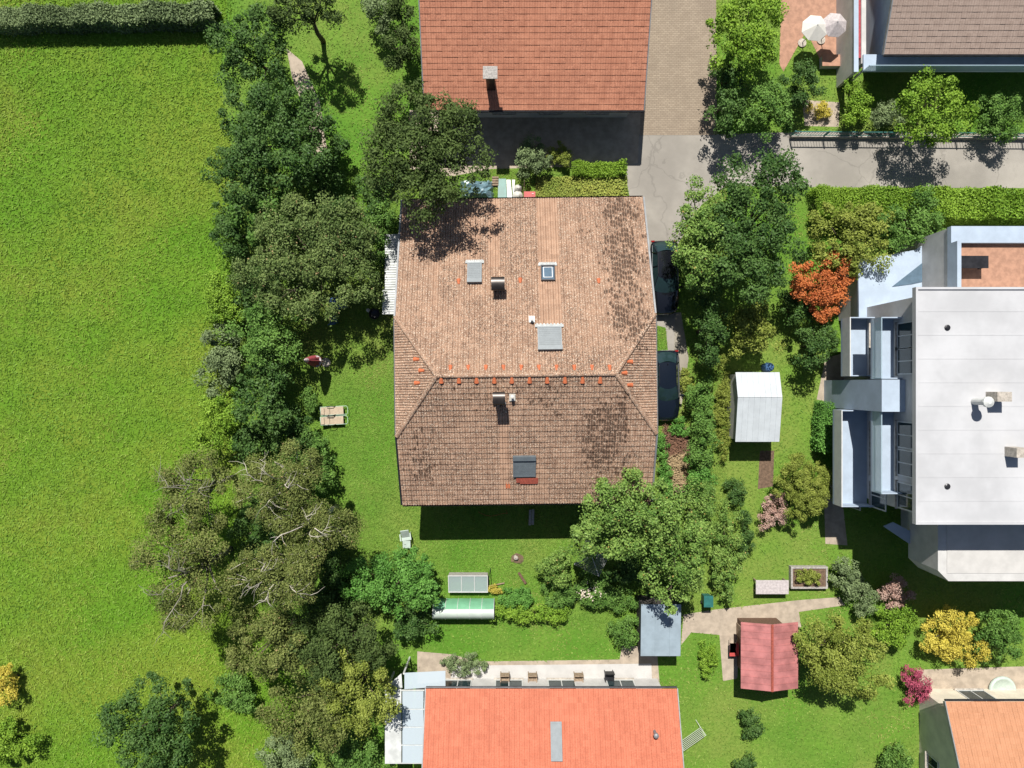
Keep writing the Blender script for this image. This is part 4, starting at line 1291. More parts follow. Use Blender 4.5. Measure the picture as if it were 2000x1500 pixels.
# ------------------------------------------------------------------ cars
def car(px, py, length, width, label, paint, wagon):
    """parked car, nose towards the bottom of the photograph (-y); own frame: x across, y along, nose at -y"""
    c = P(px, py, .9)
    t = root('parked_car', (c.x, c.y, .014), R(1.0), label, 'car', 'black cars parked along the east side of the house')
    L, W = length/2, width/2
    # body stations: y, half width, sill z, shoulder z, deck z
    st = [(-L,.42,.42,.52,.56),(-L+.04,.62,.34,.57,.62),(-L+.13,.79,.27,.62,.70),(-L+.34,.91,.22,.67,.80),(-L+.75,.97,.20,.72,.90),(-L+1.25,.99,.20,.78,.96),
          (-.25*L,1.0,.20,.82,.96),(.1*L,1.0,.20,.85,.97),(.5*L,1.0,.20,.88,.98),(L-.55,.985,.22,.90,.99),(L-.24,.93,.26,.88,.97),(L-.09,.82,.32,.82,.92),(L-.02,.66,.38,.74,.82),(L,.5,.45,.66,.72)]
    mb=MB(); vs=[]; fs=[]; n=11
    for (y,hw,z0,zs,zd) in st:
        h=hw*W
        ring=[(-h*.90,z0),(-h*.985,z0+.12),(-h,zs-.14),(-h*.985,zs),(-h*.90,zs+(zd-zs)*.62),(-h*.45,zd),(h*.45,zd),(h*.90,zs+(zd-zs)*.62),(h*.985,zs),(h,zs-.14),(h*.985,z0+.12),(h*.90,z0)]
        vs += [(x,y,z) for x,z in ring]
    n=12
    for i in range(len(st)-1):
        for k in range(n):
            k2=(k+1)%n
            fs.append((i*n+k,i*n+k2,(i+1)*n+k2,(i+1)*n+k))
    fs.append(tuple(range(n-1,-1,-1))); fs.append(tuple((len(st)-1)*n+k for k in range(n)))
    body=part('body', mb.add(vs,fs), M[paint], t, local=True, smooth=True)
    # cabin: stations y, half width at base, half width at roof, z base, z roof
    yb = L-.24 if wagon else L-.55
    y0 = -.36*L; y1 = -.02*L; y2 = yb-.62; zr=1.46
    zb=.955; wb=W*.89; wr=W*.66
    A0=[(-wb*.93,y0,zb),(wb*.93,y0,zb)]; A1=[(-wr*.92,y1,zr-.05),(wr*.92,y1,zr-.05)]; A2=[(-wr*.92,y2,zr-.05),(wr*.92,y2,zr-.05)]; A3=[(-wb*.90,yb,zb),(wb*.90,yb,zb)]
    # roof panel, gently crowned
    rp=MB(); vs=[]; fs=[]; m=6; k5=7
    for i in range(m+1):
        y=y1+(y2-y1)*i/m; crown=.085*math.sin(math.pi*(.14+.72*i/m))
        for j in range(k5):
            f=j/(k5-1)*2-1; vs.append((f*wr*.95,y-.16*(1-i/m)**2*math.cos(f*math.pi/2)+.08*(i/m)**2*math.cos(f*math.pi/2),zr-.055+crown*(1-.8*f*f)))
    for i in range(m):
        for j in range(k5-1): fs.append((i*k5+j,i*k5+j+1,(i+1)*k5+j+1,(i+1)*k5+j))
    part('roof', rp.add(vs,fs), M[paint], t, local=True, smooth=True)
    def panel(name, quad, mat, inset=0., parent=None):
        q=[Vector(p) for p in quad]; cc=sum(q,Vector())/4
        q=[p.lerp(cc,inset) for p in q]
        nn=(q[1]-q[0]).cross(q[3]-q[0]).normalized()
        mb=MB().add([p for p in q]+[p-nn*.02 for p in q],[(0,1,2,3),(7,6,5,4),(0,4,5,1),(1,5,6,2),(2,6,7,3),(3,7,4,0)])
        return part(name, mb, M[mat], parent or t, local=True)
    def bow(name, a, b, mat, out):
        """curved glass between two edges"""
        vs=[]; fs=[]; nn=7
        for e,(p,q) in enumerate((a,b)):
            for k in range(nn):
                f=k/(nn-1); v=Vector(p).lerp(Vector(q),f); v.y+=out*math.sin(math.pi*f); vs.append(v)
        mid=[(vs[k]+vs[nn+k])/2+Vector((0,out*.15,.03)) for k in range(nn)]
        vs=vs[:nn]+mid+vs[nn:]
        for r_ in range(2):
            for k in range(nn-1): fs.append((r_*nn+k,r_*nn+k+1,(r_+1)*nn+k+1,(r_+1)*nn+k))
        return part(name, MB().add(vs,fs), M[mat], t, local=True, smooth=True)
    bow('windscreen', ((-wb*.93,y0-.02,zb),(wb*.93,y0-.02,zb)), ((-wr*.93,y1+.01,zr-.03),(wr*.93,y1+.01,zr-.03)), 'glass', -.16)
    bow('rear_window', ((-wr*.93,y2-.01,zr-.03),(wr*.93,y2-.01,zr-.03)), ((-wb*.84,yb,zb),(wb*.84,yb,zb)), 'glass', .14)
    for s in (-1,1):
        ym_=(y1+y2)/2-.1
        def sp(y,hi):
            return (s*(wr*.955 if hi else wb*.985), y, zr-.055 if hi else zb-.02)
        q=[[sp(y0+.10,0),sp(ym_-.03,0),sp(ym_-.03,1),sp(y1+.02,1)],[sp(ym_+.03,0),sp(y2+.05,0),sp(y2-.12,1),sp(ym_+.03,1)],[sp(y2+.12,0),sp(yb-.06,0),sp(y2+.0,1),sp(y2-.06,1)]]
        for quad in q:
            panel('side_window', quad if s>0 else quad[::-1], 'glass')
        pl=MB().bar((s*wb*.955,y0,zb-.01),(s*wr*.955,y1+.02,zr-.035),.06,.05)
        pl.bar(sp(ym_,0),sp(ym_,1),.06,.05); pl.bar(sp(y2+.08,0),sp(y2-.09,1),.07,.05)
        pl.bar((s*wb*.92,yb,zb-.01),(s*wr*.955,y2,zr-.035),.07,.05)
        part('pillar', pl, M[paint], t, local=True)
        part('roof_rail', MB().tube([(s*wr*.90,y1+.12,zr-.02),(s*wr*.90,y1+.2,zr+.03),(s*wr*.90,y2-.2,zr+.03),(s*wr*.90,y2-.1,zr-.02)],.014,6), M['steel' if not wagon else 'dark_metal'], t, local=True)
        part('window_trim', MB().tube([(s*wb*1.0,y0+.05,zb+.005),(s*wb*1.015,0,zb+.01),(s*wb*.98,yb-.1,zb+.005)],.014,6), M['steel'], t, local=True)
        mi=MB().obox(Matrix.Translation((s*(W+.09),y0+.18,1.0)),.20,.12,.13); mo=part('mirror', mi, M[paint], t, local=True)
        part('mirror_glass', MB().obox(Matrix.Translation((s*(W+.09),y0+.243,1.0)),.16,.006,.10), M['steel'], mo, local=True)
        hl=MB().add([(s*W*.52,-L+.10,.62),(s*W*.86,-L+.30,.66),(s*W*.90,-L+.55,.735),(s*W*.60,-L+.28,.715),(s*W*.52,-L+.08,.56),(s*W*.87,-L+.28,.58)],[(0,1,2,3),(0,4,5,1)])
        part('headlight', hl, M['steel'], t, local=True)
        tl=MB().obox(Matrix.Translation((s*W*.80,L-.06,.80)),.22,.10,.14); part('taillight', tl, M['red_lens'], t, local=True)
        for y in (-L+.88,L-.86):
            wmb=MB(); Mx=Matrix.Translation((s*(W-.10),y,.32)) @ Matrix.Rotation(R(90),4,'Y')
            wmb.lathe((0,0,0),[(.24,-.10),(.31,-.10),(.325,-.06),(.325,.06),(.31,.10),(.24,.10)],18).xform(Mx)
            wo=part('wheel', wmb, M['rubber'], t, local=True)
            rm=MB().lathe((0,0,0),[(.05,-.112),(.235,-.104),(.235,.104),(.05,.112)],14).xform(Mx)
            part('rim', rm, M['steel'], wo, local=True)
    part('number_plate', MB().box(-.26,.26,-L-.012,-L+.03,.44,.54), M['white_paint'], t, local=True)
    part('number_plate', MB().box(-.26,.26,L-.02,L+.012,.55,.65), M['white_paint'], t, local=True)
    part('aerial', MB().bar((0,y2-.12,zr+.02),(0,y2-.02,zr+.09),.04,.05), M['dark_metal'], t, local=True)
    return t
car(1299, 541, 4.75, 1.84, 'black car half hidden under the tree, farther from the ridge end', 'car_black', True)
car(1301, 753, 4.55, 1.80, 'black estate car in full sun beside the east end of the roof ridge', 'car_navy', True)

# ------------------------------------------------------------------ garden things
# closed parasol
b = P(637,708,0); tp = Vector((P(594,703,3.3).x, P(594,703,3.3).y, 3.3))
ps = root('parasol', (b.x,b.y,0), 0, 'closed red parasol on a pole at the edge of the lawn', 'parasol')
part('base', MB().lathe((b.x,b.y,0),[(.30,0),(.30,.06),(.06,.12),(.04,.3)],14), M['stone'], ps)
part('pole', MB().tube([b,tp],.024,8), M['white_paint'], ps, smooth=True)
ax=(tp-b).normalized(); e1=ax.cross(Vector((0,1,0))).normalized(); e2=ax.cross(e1)
cv=MB(); vs=[]; fs=[]; n=24
prof=[(.20,1.05),(.30,1.25),(.29,1.7),(.24,2.3),(.15,2.9),(.05,3.25)]
for r_,s_ in prof:
    for k in range(n):
        a=2*math.pi*k/n; rr=r_*(1+.30*math.cos(8*a)); vs.append(b+ax*s_+e1*math.cos(a)*rr+e2*math.sin(a)*rr)
for i in range(len(prof)-1):
    for k in range(n):
        k2=(k+1)%n; fs.append((i*n+k,i*n+k2,(i+1)*n+k2,(i+1)*n+k))
fs.append(tuple((len(prof)-1)*n+k for k in range(n)))
cvo=part('canopy', cv.add(vs,fs), M['red_cloth'], ps, smooth=True)
part('vent_cap', MB().tube([b+ax*2.95,b+ax*3.15,b+ax*3.30],[.15,.10,.03],12), M['grey_cloth'], cvo)
part('tie', MB().tube([b+ax*1.6,b+ax*1.67],[.385,.38],20), M['grey_cloth'], cvo)

# two beige sun loungers side by side
def lounger(px, py, rz, label, fab, frame, L=1.74, W=.54, group=None, back=.0, arms=True, headw=0):
    c = P(px, py, .35); t = root('sun_lounger', (c.x,c.y,.008), rz, label, 'sun lounger', group)
    r_=.018
    fr=MB().tube([(-L/2,-W/2,.36+back),(-L/2,W/2,.36+back)],r_,6).tube([(-L/2,-W/2,.36+back),(-L/2+.55,-W/2,.34),(L/2-.08,-W/2,.34),(L/2,-W/2+.1,.33),(L/2,W/2-.1,.33),(L/2-.08,W/2,.34),(-L/2+.55,W/2,.34),(-L/2,W/2,.36+back)],r_,6)
    part('frame', fr, M[frame], t, local=True, smooth=True)
    part('backrest', MB().add([(-L/2+.02,-W/2+.02,.37+back),(-L/2+.56,-W/2+.02,.352),(-L/2+.56,W/2-.02,.352),(-L/2+.02,W/2-.02,.37+back),(-L/2+.02,-W/2+.02,.355+back),(-L/2+.56,-W/2+.02,.337),(-L/2+.56,W/2-.02,.337),(-L/2+.02,W/2-.02,.355+back)],[(0,1,2,3),(7,6,5,4),(0,4,5,1),(1,5,6,2),(2,6,7,3),(3,7,4,0)]), M[fab], t, local=True)
    part('seat', MB().box(-L/2+.585,L/2-.28,-W/2+.02,W/2-.02,.337,.352), M[fab], t, local=True)
    part('headrest', MB().box(-L/2+.03,-L/2+.24,-W/2+.05,W/2-.05,.374+back,.40+back), M[fab], t, local=True)
    for s in (-1,1):
        if arms:
            part('armrest', MB().tube([(-L/2+.50,s*W/2,.35),(-L/2+.42,s*(W/2+.03),.56),(-L/2+.80,s*(W/2+.03),.57),(-L/2+.95,s*W/2,.35)],.022,6), M['dark_metal'], t, local=True)
        for x in (-L/2+.45,L/2-.35):
            part('leg', MB().tube([(x,s*W/2,.34),(x-.06,s*W/2,.0)],.016,6), M[frame], t, local=True)
    return t
lounger(653,802,R(3),'beige sun lounger on the lawn, the upper of the pair by the hedge','beige_cloth','green_paint',group='pair of beige sun loungers',back=.10)
lounger(653,821,R(3),'beige sun lounger on the lawn, the lower of the pair by the hedge','beige_cloth','green_paint',group='pair of beige sun loungers',back=.10)
# pale mint reclining garden chair
c = P(793,1050,.4); gc_ = root('garden_chair', (c.x,c.y,.008), R(8), 'pale mint reclining garden chair on the lawn by the bright bush', 'chair')
part('backrest', MB().obox(Matrix.Translation((.02,.30,.62))@Matrix.Rotation(R(38),4,'X'),.54,.62,.05), M['mint'], gc_, local=True)
part('seat', MB().box(-.28,.26,-.18,.06,.38,.43), M['mint'], gc_, local=True)
part('leg_rest', MB().obox(Matrix.Translation((-.03,-.45,.36))@Matrix.Rotation(R(10),4,'X')@Matrix.Rotation(R(-8),4,'Z'),.50,.50,.045), M['mint'], gc_, local=True)
for s in (-1,1):
    part('armrest', MB().box(s*.33-.035,s*.33+.035,-.14,.30,.58,.62), M['mint'], gc_, local=True)
    for y in (-.15,.25): part('leg', MB().bar((s*.30,y,.0),(s*.30,y,.575),.04), M['mint'], gc_, local=True)
    part('leg', MB().bar((s*.20,-.55,0),(s*.20,-.55,.32),.04), M['mint'], gc_, local=True)
# weathered plank bench in the house's shade
c = P(1038,1011,.45); bn = root('plank_bench', (c.x,c.y,.008), R(-2), 'weathered grey plank bench in the dark shade under the south eave', 'bench')
part('plank', MB().box(-.17,-.012,-.50,.50,.40,.44), M['wood_grey'], bn, local=True); part('plank', MB().box(.012,.17,-.46,.54,.402,.442), M['wood_grey'], bn, local=True)
for y in (-.36,.36): part('leg', MB().box(-.14,.14,y-.03,y+.03,0,.399), M['wood_brown'], bn, local=True)
# garden hose in the shade
pts=[P(935+55*k/9,1000+5*math.sin(k*.5)+ (k*.8),0)+Vector((0,0,.03)) for k in range(10)]+[P(991,1003,0)+Vector((0,0,.03)),P(988,996,0)+Vector((0,0,.03))]
solo('garden_hose', MB().tube(pts,.014,5), M['orange_clay'], 'thin reddish garden hose curving through the shade under the south eave', 'hose', base=pts[0])

# rotary clothes dryer
c = P(1157,1089,1.75); rd = root('rotary_dryer', (c.x,c.y,0), R(-26), 'rotary clothes dryer with open arms and lines at the edge of the walnut tree', 'clothes dryer')
part('pole', MB().tube([(0,0,0),(0,0,1.8)],.025,8), M['steel'], rd, local=True)
part('hub', MB().lathe((0,0,1.45),[(.05,0),(.06,.03),(.06,.12),(.04,.15)],10), M['dark_metal'], rd, local=True)
A=1.22
for k in range(4):
    a=math.pi/4+k*math.pi/2
    part('arm', MB().tube([(.04*math.cos(a),.04*math.sin(a),1.52),(A*math.cos(a),A*math.sin(a),1.85)],.020,6), M['white_paint'], rd, local=True)
for j in range(9):
    f=.32+.68*j/8; ln=MB()
    q=[(A*f*math.cos(math.pi/4+k*math.pi/2),A*f*math.sin(math.pi/4+k*math.pi/2),1.53+.33*f) for k in range(4)]
    ln.tube(q+[q[0]],.009,4,cap=False); part('line', ln, M['white_paint'], rd, local=True)

# cold frame with three glass lights
a=P(876,1158,.7); b=P(952,1124,.7); cf = root('cold_frame', ((a.x+b.x)/2,(a.y+b.y)/2,0), 0, 'white-framed glass cold frame with three panes beside the bright green bush', 'cold frame')
zt_=lambda y: .48+.30*(y-a.y)/(b.y-a.y)
fr=MB()
for x in (a.x,a.x+(b.x-a.x)/3,a.x+2*(b.x-a.x)/3,b.x): fr.bar((x,a.y,zt_(a.y)+.02),(x,b.y,zt_(b.y)+.02),.05,.045)
for y in (a.y,b.y): fr.bar((a.x-.025,y,zt_(y)+.025),(b.x+.025,y,zt_(y)+.025),.055,.05)
part('frame', fr, M['white_paint'], cf)
for k in range(3):
    xa_=a.x+(b.x-a.x)*k/3+.03; xb_=a.x+(b.x-a.x)*(k+1)/3-.03
    part('pane', MB().prism([(xa_,a.y+.03),(xb_,a.y+.03),(xb_,b.y-.03),(xa_,b.y-.03)], lambda x,y: zt_(y)-.004, lambda x,y: zt_(y)+.004), M['clear_sheet'], cf)
bd=MB(); 
for (x0,x1,y0,y1) in ((a.x,b.x,a.y-.02,a.y+.02),(a.x,b.x,b.y-.02,b.y+.02)): bd.prism([(x0,y0),(x1,y0),(x1,y1),(x0,y1)],0,lambda x,y: zt_(y)-.01)
for x in (a.x,b.x): bd.prism([(x-.02,a.y+.021),(x+.02,a.y+.021),(x+.02,b.y-.021),(x-.02,b.y-.021)],0,lambda x,y: zt_(y)-.01)
part('box', bd, M['wood_grey'], cf)
part('stake', MB().bar((b.x+.18,b.y+.3,0),(b.x+.10,b.y-.1,1.2),.04), M['dark_metal'], cf)

# blue tarpaulin over a woodpile, sheets and sacks behind the house
def wobble_block(x0,x1,y0,y1,h,mat,label,name,cat,seed):
    gg=random.Random(seed); nx,ny=14,9; vs=[]; fs=[]
    for j in range(ny+1):
        for i in range(nx+1):
            f=i/nx; q=j/ny; e=min(f,1-f,q,1-q)
            z=h*min(1,e*5.5)**.6 + (gg.uniform(-.09,.09) if e>0 else 0)
            vs.append((x0+(x1-x0)*f+gg.uniform(-.05,.05),y0+(y1-y0)*q+gg.uniform(-.05,.05),max(0.02,z)))
    for j in range(ny):
        for i in range(nx):
            k=j*(nx+1)+i; fs.append((k,k+1,k+nx+2,k+nx+1))
    return solo(name, MB().add(vs,fs), M[mat], label, cat, base=((x0+x1)/2,(y0+y1)/2,0.0))
M['tarp']=mat_plain('blue_grey_tarpaulin', (.13,.22,.26), .28, 0, .6, var=.35, scale=3)
a=P(898,388,.6); b=P(963,349,.6)
wobble_block(a.x,b.x,a.y,b.y,.85,'tarp','crumpled blue-grey tarpaulin over a heap behind the north eave','tarpaulin','tarpaulin',5)
def leaning_sheet(pts, z, mat, name, label, cat, group=None, th=.03, tilt=.25):
    q=px_poly(pts,z); y0=min(p[1] for p in q); y1=max(p[1] for p in q)
    return solo(name, MB().prism(q[::-1], lambda x,y: .02+z*(1-(y-y0)/(y1-y0))*tilt*2, lambda x,y: .02+th+z*(1-(y-y0)/(y1-y0))*tilt*2), M[mat], label, cat, group, base=(q[0][0],q[0][1],.0))
leaning_sheet([(973,345),(988,345),(990,390),(972,390)],.5,'teal_sheet','panel','teal green panel lying between the tarpaulin and the white panels','panel')
leaning_sheet([(989,346),(997,346),(1001,390),(991,390)],.6,'white_sheet','panel','wide white panel next to the teal panel behind the house','panel')
leaning_sheet([(1000,346),(1006,346),(1003,390),(1002.5,390)],.6,'white_paint','panel','narrow white strip panel next to the white sack','panel')
for k,(px,py,r_,lb) in enumerate(((1012,368,.26,'white sack behind the house, the smaller one farther from the roof'),(1011,382,.34,'white sack behind the house, the larger one at the eave'))):
    q=P(px,py,.3); mb=MB().lathe((q.x,q.y,0),[(r_*.9,0),(r_*1.05,.12),(r_*.95,.32),(r_*.45,.46),(r_*.3,.56)],10)
    gg=random.Random(k); mb.v=[(x+gg.uniform(-.03,.03),y+gg.uniform(-.03,.03),z) for x,y,z in mb.v]
    solo('sack', mb, M['plastic_white'], lb, 'sack', base=(q.x,q.y,0), smooth=True)
q=P(1034.5,382,.5); bx_=root('red_box',(q.x,q.y,0),0,'faded red lidded box at the north eave','box')
part('body', MB().box(q.x-.34,q.x+.34,q.y-.24,q.y+.24,0,.44), M['red_plastic'], bx_); part('lid', MB().box(q.x-.37,q.x+.37,q.y-.27,q.y+.27,.443,.50), M['red_plastic'], bx_)
part('handle', MB().box(q.x+.14,q.x+.26,q.y+.10,q.y+.14,.503,.53), M['plastic_white'], bx_)
solo('stake', MB().tube([P(1023,388,0),P(1023,388,0)+Vector((.02,.9,1.0))],[.03,.02],6), M['wood'], 'thin wooden stake leaning between the sacks and the red box', 'stake', base=P(1023,388,0))
q=P(967,352,.3); lg=root('log_stack',(q.x,q.y,0),0,'few cut logs showing between the tarpaulin and the teal panel','logs')
for k in range(4):
    part('log', MB().tube([(q.x-.2,q.y-.25+.16*k,.09),(q.x+.22,q.y-.25+.16*k,.09)],.075,8), M['wood'], lg)

# things in the shade under the fruit tree
q=P(650,624,.5); bc=root('garden_chair',(q.x,q.y,.008),R(6),'dark blue garden chair in the shade under the fruit tree','chair')
part('seat', MB().box(-.25,.25,-.24,.24,.40,.44), M['blue_plastic'], bc, local=True); part('backrest', MB().obox(Matrix.Translation((0,-.29,.68))@Matrix.Rotation(R(15),4,'X'),.5,.04,.52), M['blue_plastic'], bc, local=True)
for sx in (-.22,.22):
    for sy in (-.2,.2): part('leg', MB().bar((sx,sy,0),(sx,sy,.40),.04), M['blue_plastic'], bc, local=True)
q=P(660,592,.7); tb_=root('garden_table',(q.x,q.y,.008),R(10),'dark blue garden table under the fruit tree','table')
part('tabletop', MB().box(-.6,.6,-.4,.4,.68,.72), M['blue_plastic'], tb_, local=True)
for sx in (-.5,.5):
    for sy in (-.32,.32): part('leg', MB().bar((sx,sy,0),(sx,sy,.68),.045), M['dark_metal'], tb_, local=True)
q=P(731,613,.3); fb=root('fire_bowl',(q.x,q.y,.008),0,'round dark fire bowl in the shade beside the white canopy','fire bowl')
part('bowl', MB().lathe((0,0,.12),[(.10,0),(.26,.06),(.36,.18),(.345,.18),(.24,.075),(.08,.03)],18), M['dark_metal'], fb, local=True)
for k in range(3):
    a=k*2.094; part('leg', MB().tube([(.12*math.cos(a),.12*math.sin(a),.14),(.26*math.cos(a),.26*math.sin(a),0)],.018,6), M['dark_metal'], fb, local=True)
q=P(719,606,.2); solo('lantern', MB().lathe((q.x,q.y,0),[(.12,0),(.12,.04),(.09,.06),(.09,.26),(.12,.28),(.03,.36)],10), M['plastic_white'], 'small pale round lantern next to the fire bowl', 'lantern', base=(q.x,q.y,0))

# stone and stepping plate on the lawn, planks in the bed
q=P(1010,1091,0); ss=root('stone_ring',(q.x,q.y,.008),0,'pale stone on a bare soil patch in the lower lawn','stone')
gg=random.Random(3)
mb=MB().lathe((0,0,0),[(.42,0),(.36,.03),(.1,.04)],12); mb.v=[(x*1.1+gg.uniform(-.06,.06),y*.8+gg.uniform(-.06,.06),z) for x,y,z in mb.v]; part('soil_patch', mb, M['soil'], ss, local=True)
mb=MB().lathe((-.08,.08,.03),[(.12,0),(.17,.08),(.13,.18),(.04,.22)],8); mb.v=[(x+gg.uniform(-.03,.03),y+gg.uniform(-.03,.03),z) for x,y,z in mb.v]; part('stone', mb, M['stone'], ss, local=True, smooth=True)
a=P(1013,1118,.1); b=P(1027,1140,.1); solo('plank', MB().bar((a.x,a.y,.1),(b.x,b.y,.1),.16,.05), M['wood_brown'], 'brown plank lying across the bed left of the conical bush', 'plank', base=(a.x,a.y,.0))
a=P(955,1146,.3); b=P(985,1140,.3); solo('plank', MB().bar((a.x,a.y,.12),(b.x,b.y,.12),.07,.05), M['wood'], 'thin pale batten beside the cold frame', 'plank', base=(a.x,a.y,0))
a=P(1128,1176,.3); fr_=root('garden_arch',(a.x,a.y,0),0,'small dark wire arch at the foot of the rose bush','garden arch')
part('hoop', MB().tube([P(1124,1180,0),P(1124,1172,.5),P(1136,1167,.6),P(1150,1167,.6)],.02,6), M['dark_metal'], fr_)
# low picket fence by the brush heap
a=P(1322,962,.8); b=P(1372,957,.8); pf=root('picket_fence',((a.x+b.x)/2,(a.y+b.y)/2,0),0,'short wooden picket fence below the heap of dry brush','fence')
part('rail', MB().bar((a.x,a.y,.70),(b.x,b.y,.70),.05,.09), M['wood'], pf); part('rail', MB().bar((a.x,a.y,.25),(b.x,b.y,.25),.05,.09), M['wood'], pf)
for k in range(13):
    q=a.lerp(b,k/12); part('picket', MB().box(q.x-.04,q.x+.04,q.y+.028,q.y+.05,0.0,.90), M['wood'], pf)
# dry brush heap
def brush(name, pts, n, mat, label, seed, ln=1.0):
    gg=random.Random(seed); q=px_poly(pts,.2); xs=[p[0] for p in q]; ys=[p[1] for p in q]; mb=MB(); k=0
    poly=q
    while k<n:
        x=gg.uniform(min(xs),max(xs)); y=gg.uniform(min(ys),max(ys))
        if not in_poly(np.array([x]),np.array([y]),poly)[0]: continue
        an=gg.gauss(-.35,.75); l=ln*gg.uniform(.4,1); z=gg.uniform(.02,.35)
        dx,dy=math.cos(an)*l/2,math.sin(an)*l/2
        mb.tube([(x-dx,y-dy,max(.02,z+gg.uniform(-.12,.1))),(x,y+gg.uniform(-.05,.05),z+.04),(x+dx,y+dy,max(.02,z+gg.uniform(-.12,.12)))],[.012,.016,.007],4,cap=False); k+=1
    return solo(name, mb, M[mat], label, 'brush heap', base=(sum(xs)/len(xs),sum(ys)/len(ys),0))
brush('brush_heap', [(1302,890),(1345,885),(1352,930),(1346,956),(1312,952)], 420, 'straw', 'heap of straw-coloured dry cuttings above the picket fence', 11)
brush('brush_heap', [(1298,835),(1336,832),(1340,880),(1308,892)], 330, 'straw_red', 'heap of reddish brown dry twigs in front of the parked estate car', 12, .8)
# things by the grey shed
q=P(1330,1168,.6); solo('leaning_board', MB().obox(Matrix.Translation((q.x,q.y,.47))@Matrix.Rotation(R(50),4,'X'),.32,1.1,.05), M['blue_plastic'], 'blue board leaning beside the grey-blue shed', 'board', base=(q.x,q.y,0))
q=P(1383,1174,.9); wb_=root('wheelie_bin',(q.x,q.y,.008),0,'dark teal wheeled bin in the shade right of the grey-blue shed','bin')
part('body', MB().add([(-.22,-.25,.08),(.22,-.25,.08),(.22,.25,.08),(-.22,.25,.08),(-.28,-.33,.95),(.28,-.33,.95),(.28,.33,.95),(-.28,.33,.95)],[(0,3,2,1),(4,5,6,7),(0,1,5,4),(1,2,6,5),(2,3,7,6),(3,0,4,7)]), M['teal_bin'], wb_, local=True)
part('lid', MB().box(-.30,.30,-.36,.36,.953,1.02), M['teal_bin'], wb_, local=True)
for s in (-1,1): part('wheel', MB().tube([(s*.24-.03,-.30,.1),(s*.24+.03,-.30,.1)],.1,12), M['rubber'], wb_, local=True)

# ------------------------------------------------------------------ neighbours' garden things
def box_chair(px,py,mat,label,name='garden_chair',rz=0.,cat='chair'):
    q=P(px,py,.45); t=root(name,(q.x,q.y,.018),rz,label,cat)
    part('seat', MB().box(-.3,.3,-.3,.3,.38,.45), M[mat], t, local=True); part('backrest', MB().box(-.3,.3,.30,.36,.40,.9), M[mat], t, local=True)
    for sx in (-.27,.27):
        part('armrest', MB().box(sx-.03,sx+.03,-.28,.29,.60,.64), M[mat], t, local=True)
        for sy in (-.26,.26): part('leg', MB().box(sx-.025,sx+.025,sy-.025,sy+.025,0,.379 if sy<0 else .379), M[mat], t, local=True)
    return t
for px,lb in ((986,'brown armchair on the white terrace, farthest left'),(1040,'brown armchair on the white terrace, second from left'),(1130,'brown armchair on the white terrace, third from left')):
    box_chair(px,1325,'wood',lb)
box_chair(1190,1322,'dark_metal','dark armchair on the white terrace, farthest right')
def terrace_parasol(px,py,label,mat='white_wall',r=1.3,z=2.4):
    q=P(px,py,z); t=root('parasol',(q.x,q.y,.016),0,label,'parasol')
    part('pole', MB().tube([(0,0,0),(0,0,z+.05)],.025,8), M['white_paint'], t, local=True)
    part('base', MB().lathe((0,0,0),[(.28,0),(.28,.07),(.05,.1)],12), M['stone'], t, local=True)
    n=8; vs=[(0,0,z+.02)]+[(r*math.cos(k*math.pi/4+.3),r*math.sin(k*math.pi/4+.3),z-.45) for k in range(n)]+[(0,0,z)]+[(r*math.cos(k*math.pi/4+.3),r*math.sin(k*math.pi/4+.3),z-.47) for k in range(n)]
    fs=[(0,1+k,1+(k+1)%n) for k in range(n)]+[(9,10+(k+1)%n,10+k) for k in range(n)]+[(1+k,10+k,10+(k+1)%n,1+(k+1)%n) for k in range(n)]
    part('canopy', MB().add(vs,fs), M[mat], t, local=True)
terrace_parasol(1597,48,'open cream parasol on the upper terrace, the left of the pair',r=.85,mat='plastic_white')
terrace_parasol(1636,42,'open grey-white parasol on the upper terrace, the right of the pair',r=.8,mat='grey_cloth')
# dark garden wall along the road with posts
gw=root('roadside_fence', P(1770,259,0), 0, 'dark green metal fence along the upper edge of the road', 'fence')
a=P(1552,258,.9); b=P(2080,262,.9)
part('plinth', MB().bar((a.x,a.y,.12),(b.x,b.y,.12),.18,.24), M['stone'], gw)
part('rail', MB().bar((a.x,a.y,1.0),(b.x,b.y,1.0),.05,.05), M['teal_bin'], gw); part('rail', MB().bar((a.x,a.y,.36),(b.x,b.y,.36),.04,.05), M['teal_bin'], gw)
for k in range(9):
    q=a.lerp(b,k/8); part('post', MB().box(q.x-.04,q.x+.04,q.y-.04,q.y+.04,0.24,1.1), M['teal_bin'], gw)
for k in range(96):
    q=a.lerp(b,(k+.5)/96); part('bar', MB().box(q.x-.010,q.x+.010,q.y-.01,q.y+.01,.385,.975), M['teal_bin'], gw)
# raised bed, grey mat and path by the red shed
a=P(1545,1150,.4); b=P(1617,1107,.4); rb_=root('raised_bed',((a.x+b.x)/2,(a.y+b.y)/2,0),0,'raised bed with a pale timber rim and yellow-green plants','raised bed')
for (x0,x1,y0,y1) in ((a.x,b.x,a.y,a.y+.12),(a.x,b.x,b.y-.12,b.y),(a.x,a.x+.12,a.y+.121,b.y-.121),(b.x-.12,b.x,a.y+.121,b.y-.121)): part('board', MB().box(x0,x1,y0,y1,0,.4), M['wood_grey'], rb_)
part('soil', MB().box(a.x+.121,b.x-.121,a.y+.121,b.y-.121,0,.33), M['soil'], rb_)
a=P(1476,1160,.7); b=P(1540,1133,.7); tg=root('garden_table',((a.x+b.x)/2,(a.y+b.y)/2,0.0),0,'grey slab table beside the raised bed','table')
part('tabletop', MB().box(a.x,b.x,a.y,b.y,.68,.74), M['grey_cloth'], tg)
